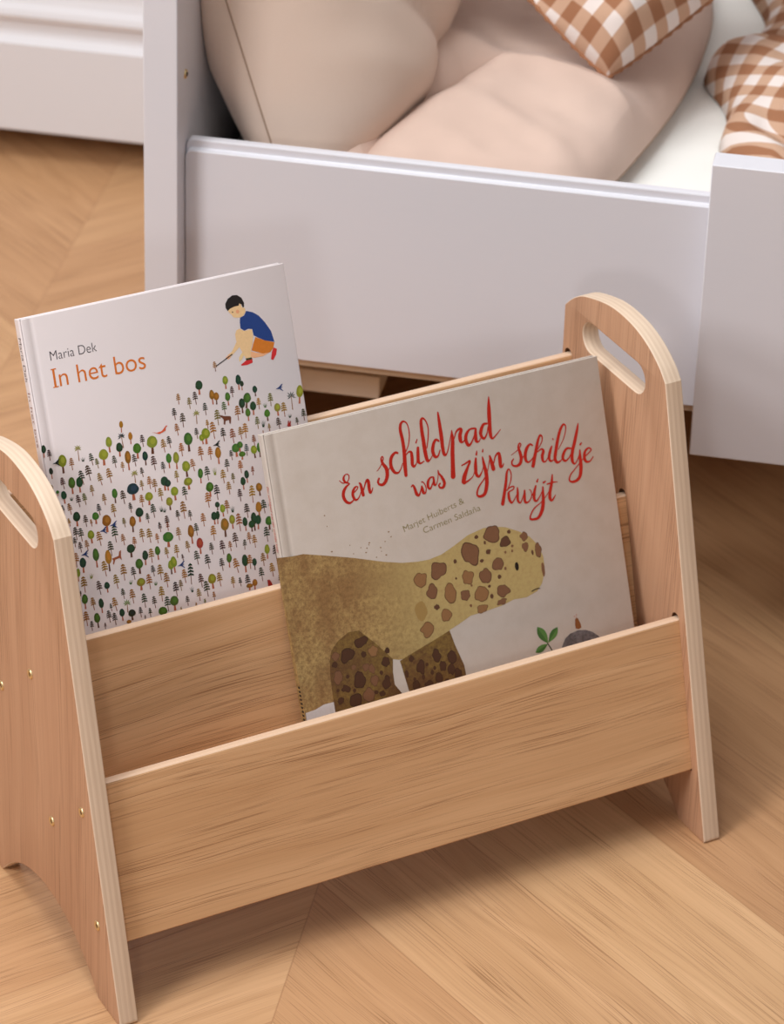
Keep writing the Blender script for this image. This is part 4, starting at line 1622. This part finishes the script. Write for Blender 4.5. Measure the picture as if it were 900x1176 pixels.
def art_forest(p, Wd, H):
    i = 0
    for ln in TREES.split('\n'):
        k, c, *r = ln.split()
        r = [int(q) for q in r]
        if min(r[0], r[2]) < 4 or max(r[0], r[2]) > Wd * 1e4 - 4:
            continue
        i += 1
        p.add_tree(k, c, *r, i)
    # the wood goes on down the hidden foot of the cover
    rn = random.Random(3)
    for row in range(4):
        for q in range(26):
            x, y = 90 + q * 80 + rn.randint(-15, 15), 2540 + row * 60 + rn.randint(-12, 12)
            i += 1
            p.add_tree('c' if rn.random() < 0.7 else 'o', rn.choice('ydbydgl'), x, y, x + 12, y + 95, 55, i)
    for j, (c, x, y) in enumerate(BIRDS):
        p.bird(c, x, y, j)
    for j, (c, pts) in enumerate(ANIMALS):
        p.poly(K(pts), c, 1, 0.0002 + j * 2e-6)
    for j, (c, pts) in enumerate(BOY):
        p.poly(K(pts), c, 1, 0.0001 + j * 3e-6)
    p.stroke(K3(STICK), 'hr', 1, 0.00016)
    for b, c, cap, *r in TXT1:
        r = [q * 1e-4 for q in r]
        p.text(b, c, cap * 1.2e-4, *r, thin=-0.012 if c == 'gr' else -0.004)
        if b.startswith('In'):   # slab serifs of the capital I
            u0, v0, u1, v1 = r
            e = Vector((u1 - u0, v1 - v0)).normalized()
            up = Vector((e.y, -e.x))
            o = Vector((u0, v0)) + e * 0.0011
            for h in (0.0003, cap * 1.2e-4 - 0.0003):
                a = o + up * h
                p.face([tuple(a - e * 0.0022 - up * 0.0004), tuple(a + e * 0.0022 - up * 0.0004), tuple(a + e * 0.0022 + up * 0.0004), tuple(a - e * 0.0022 + up * 0.0004)], c, 2, 0.00014)


def spine_forest(p, th, H):
    p.text('Maria Dek', 'gr', 0.0046, th * 0.40, 0.014, th * 0.40, 0.048, thin=-0.01)
    p.text('In het bos', (150, 110, 96), 0.0046, th * 0.40, 0.056, th * 0.40, 0.098, thin=-0.01)
    rn = random.Random(8)
    for q in range(16):
        y = 1200 + q * 92
        p.add_tree(rn.choice('coc'), rn.choice('gydb'), rn.randint(30, 75), y, rn.randint(30, 75), y + 100, 45, q)


def art_tortoise(p, Wd, H):
    body = K(BODY)
    # body and head are one outline; the head half gets the paler wash
    p.poly(body, 'm', 3, 0.00008)
    p.poly(K(WHITEFOOT), (214, 208, 206), 1, 0.00010)
    p.poly(K(LEGA), 'm', 5, 0.00011)
    p.poly(K(LEGB), 'm', 5, 0.000095)
    for j, (x, y, a, b, c) in enumerate(SPOTS):
        lift = 0.00013 + j * 1e-6
        col = {'k': (34, 24, 18), 'd': (98, 66, 48), 'l': (148, 108, 70), 'm': (128, 90, 64), 'b': (82, 54, 38), 'f': (164, 134, 80)}[c]
        if c not in 'kf' and a > 20:
            dk = tuple(int(z * 0.72) for z in col)
            p.ellipse(x * 1e-4, y * 1e-4, a * 1e-4, b * 1e-4, dk, 1, lift, 0.42, j, 26)
            p.ellipse(x * 1e-4, y * 1e-4, a * 0.90e-4, b * 0.90e-4, col, 1, lift + 5e-7, 0.42, j, 26)
        else:
            p.ellipse(x * 1e-4, y * 1e-4, a * 1e-4, b * 1e-4, col, 1, lift, 0.2 if c != 'k' else 0.0, j, 16)
    p.stroke(K3(MOUTH), (40, 28, 20), 1, 0.0003)
    for j, (x, y) in enumerate(SPECK):
        p.ellipse(x * 1e-4, y * 1e-4, 0.0004 + 0.0002 * (j % 3), 0.0005, (150, 118, 84), 1, 0.0001, 0.3, j, 8)
    for j, (a, b, w) in enumerate(LEAF):
        a, b = Vector(a) * 1e-4, Vector(b) * 1e-4
        d = b - a
        q = Vector((-d.y, d.x)).normalized() * w * 1e-4 * 0.62
        for sd, c in ((1, (66, 104, 50)), (-1, (88, 128, 64))):
            P = [tuple(a + d * t + q * sd * sin(pi * t ** 0.85)) for t in [k / 10 for k in range(11)]]
            p.face(P, c, 1, 0.00012 + j * 2e-6)
    p.stroke(K3(STEM), (70, 66, 46), 1, 0.00012)
    p.poly(K(STONE), 'm', 6, 0.0001)
    p.poly(K(CREATURE), (134, 80, 42), 1, 0.00012)
    c0 = Vector(CREATURE[1]) * 1e-4
    for dx, dy in ((-0.0016, -0.002), (0.0006, -0.0026)):
        p.ellipse(c0.x + dx, c0.y + dy, 0.0004, 0.0004, (196, 90, 70), 1, 0.00012, n=8)
        p.stroke([(c0.x + 0.0004, c0.y, 0.0002), (c0.x + dx, c0.y + dy, 0.0002)], (196, 120, 90), 1, 0.00012, caps=False)
    for j, st in enumerate(SCRIPT):
        p.stroke([(a, b_, c * 1.38) for a, b_, c in K3(st)], 'red', 2, 0.00014 + j * 2e-6)
    for b, c, cap, *r in TXT2:
        p.text(b, c, cap * 1.32e-4, *[q * 1e-4 for q in r], thin=-0.012)


def spine_tortoise(p, th, H):
    p.face([(0.0002, 0.100), (th - 0.0002, 0.100), (th - 0.0002, H - 0.022), (0.0002, H - 0.022)], 'm', 3, 0.00002)
    p.text('Een schildpad was zijn schildje kwijt', 'red', 0.0034, th * 0.42, 0.040, th * 0.42, 0.092, shear=0.25)
    for q in range(9):
        v = H - 0.052 + q * 0.0032
        p.face([(th * 0.35, v), (th * 0.75, v), (th * 0.75, v + 0.0018), (th * 0.35, v + 0.0018)], 'hr', 1, 0.0001)
    p.text('Marjet Huiberts & Carmen Salda\u00f1a', (226, 214, 180), 0.0024, th * 0.42, 0.104, th * 0.42, 0.150)


BK1 = book('picture_book', BK_TREES, 0.275, 0.0098,
           'tall white picture book with printed forest and crouching child, in the rack\'s back pocket',
           [M_cover_white, M_ink, M_flat], art_forest, spine_forest)
BK2 = book('picture_book', BK_TORT, 0.250, 0.0088,
           'wide cream picture book with red title and spotted tortoise, in the rack\'s front pocket',
           [M_cover_linen, M_ink, M_flat, M_body, M_head, M_legs, M_stone], art_tortoise, spine_tortoise)

RKI = RK.matrix_world.inverted() if False else Matrix.Rotation(-RACK_YAW, 4, 'Z')


def foot_of(fr, H, th):
    A, e2, n = (RKI.to_3x3() @ Vector(fr[k]) for k in ('A', 'e2', 'n'))
    q = A - e2 * H - n * th
    return (q.y, q.z - 0.0030)


pocket('back_pocket_floor', foot_of(BK_TREES, 0.275, 0.0098))
pocket('front_pocket_floor', foot_of(BK_TORT, 0.250, 0.0088))
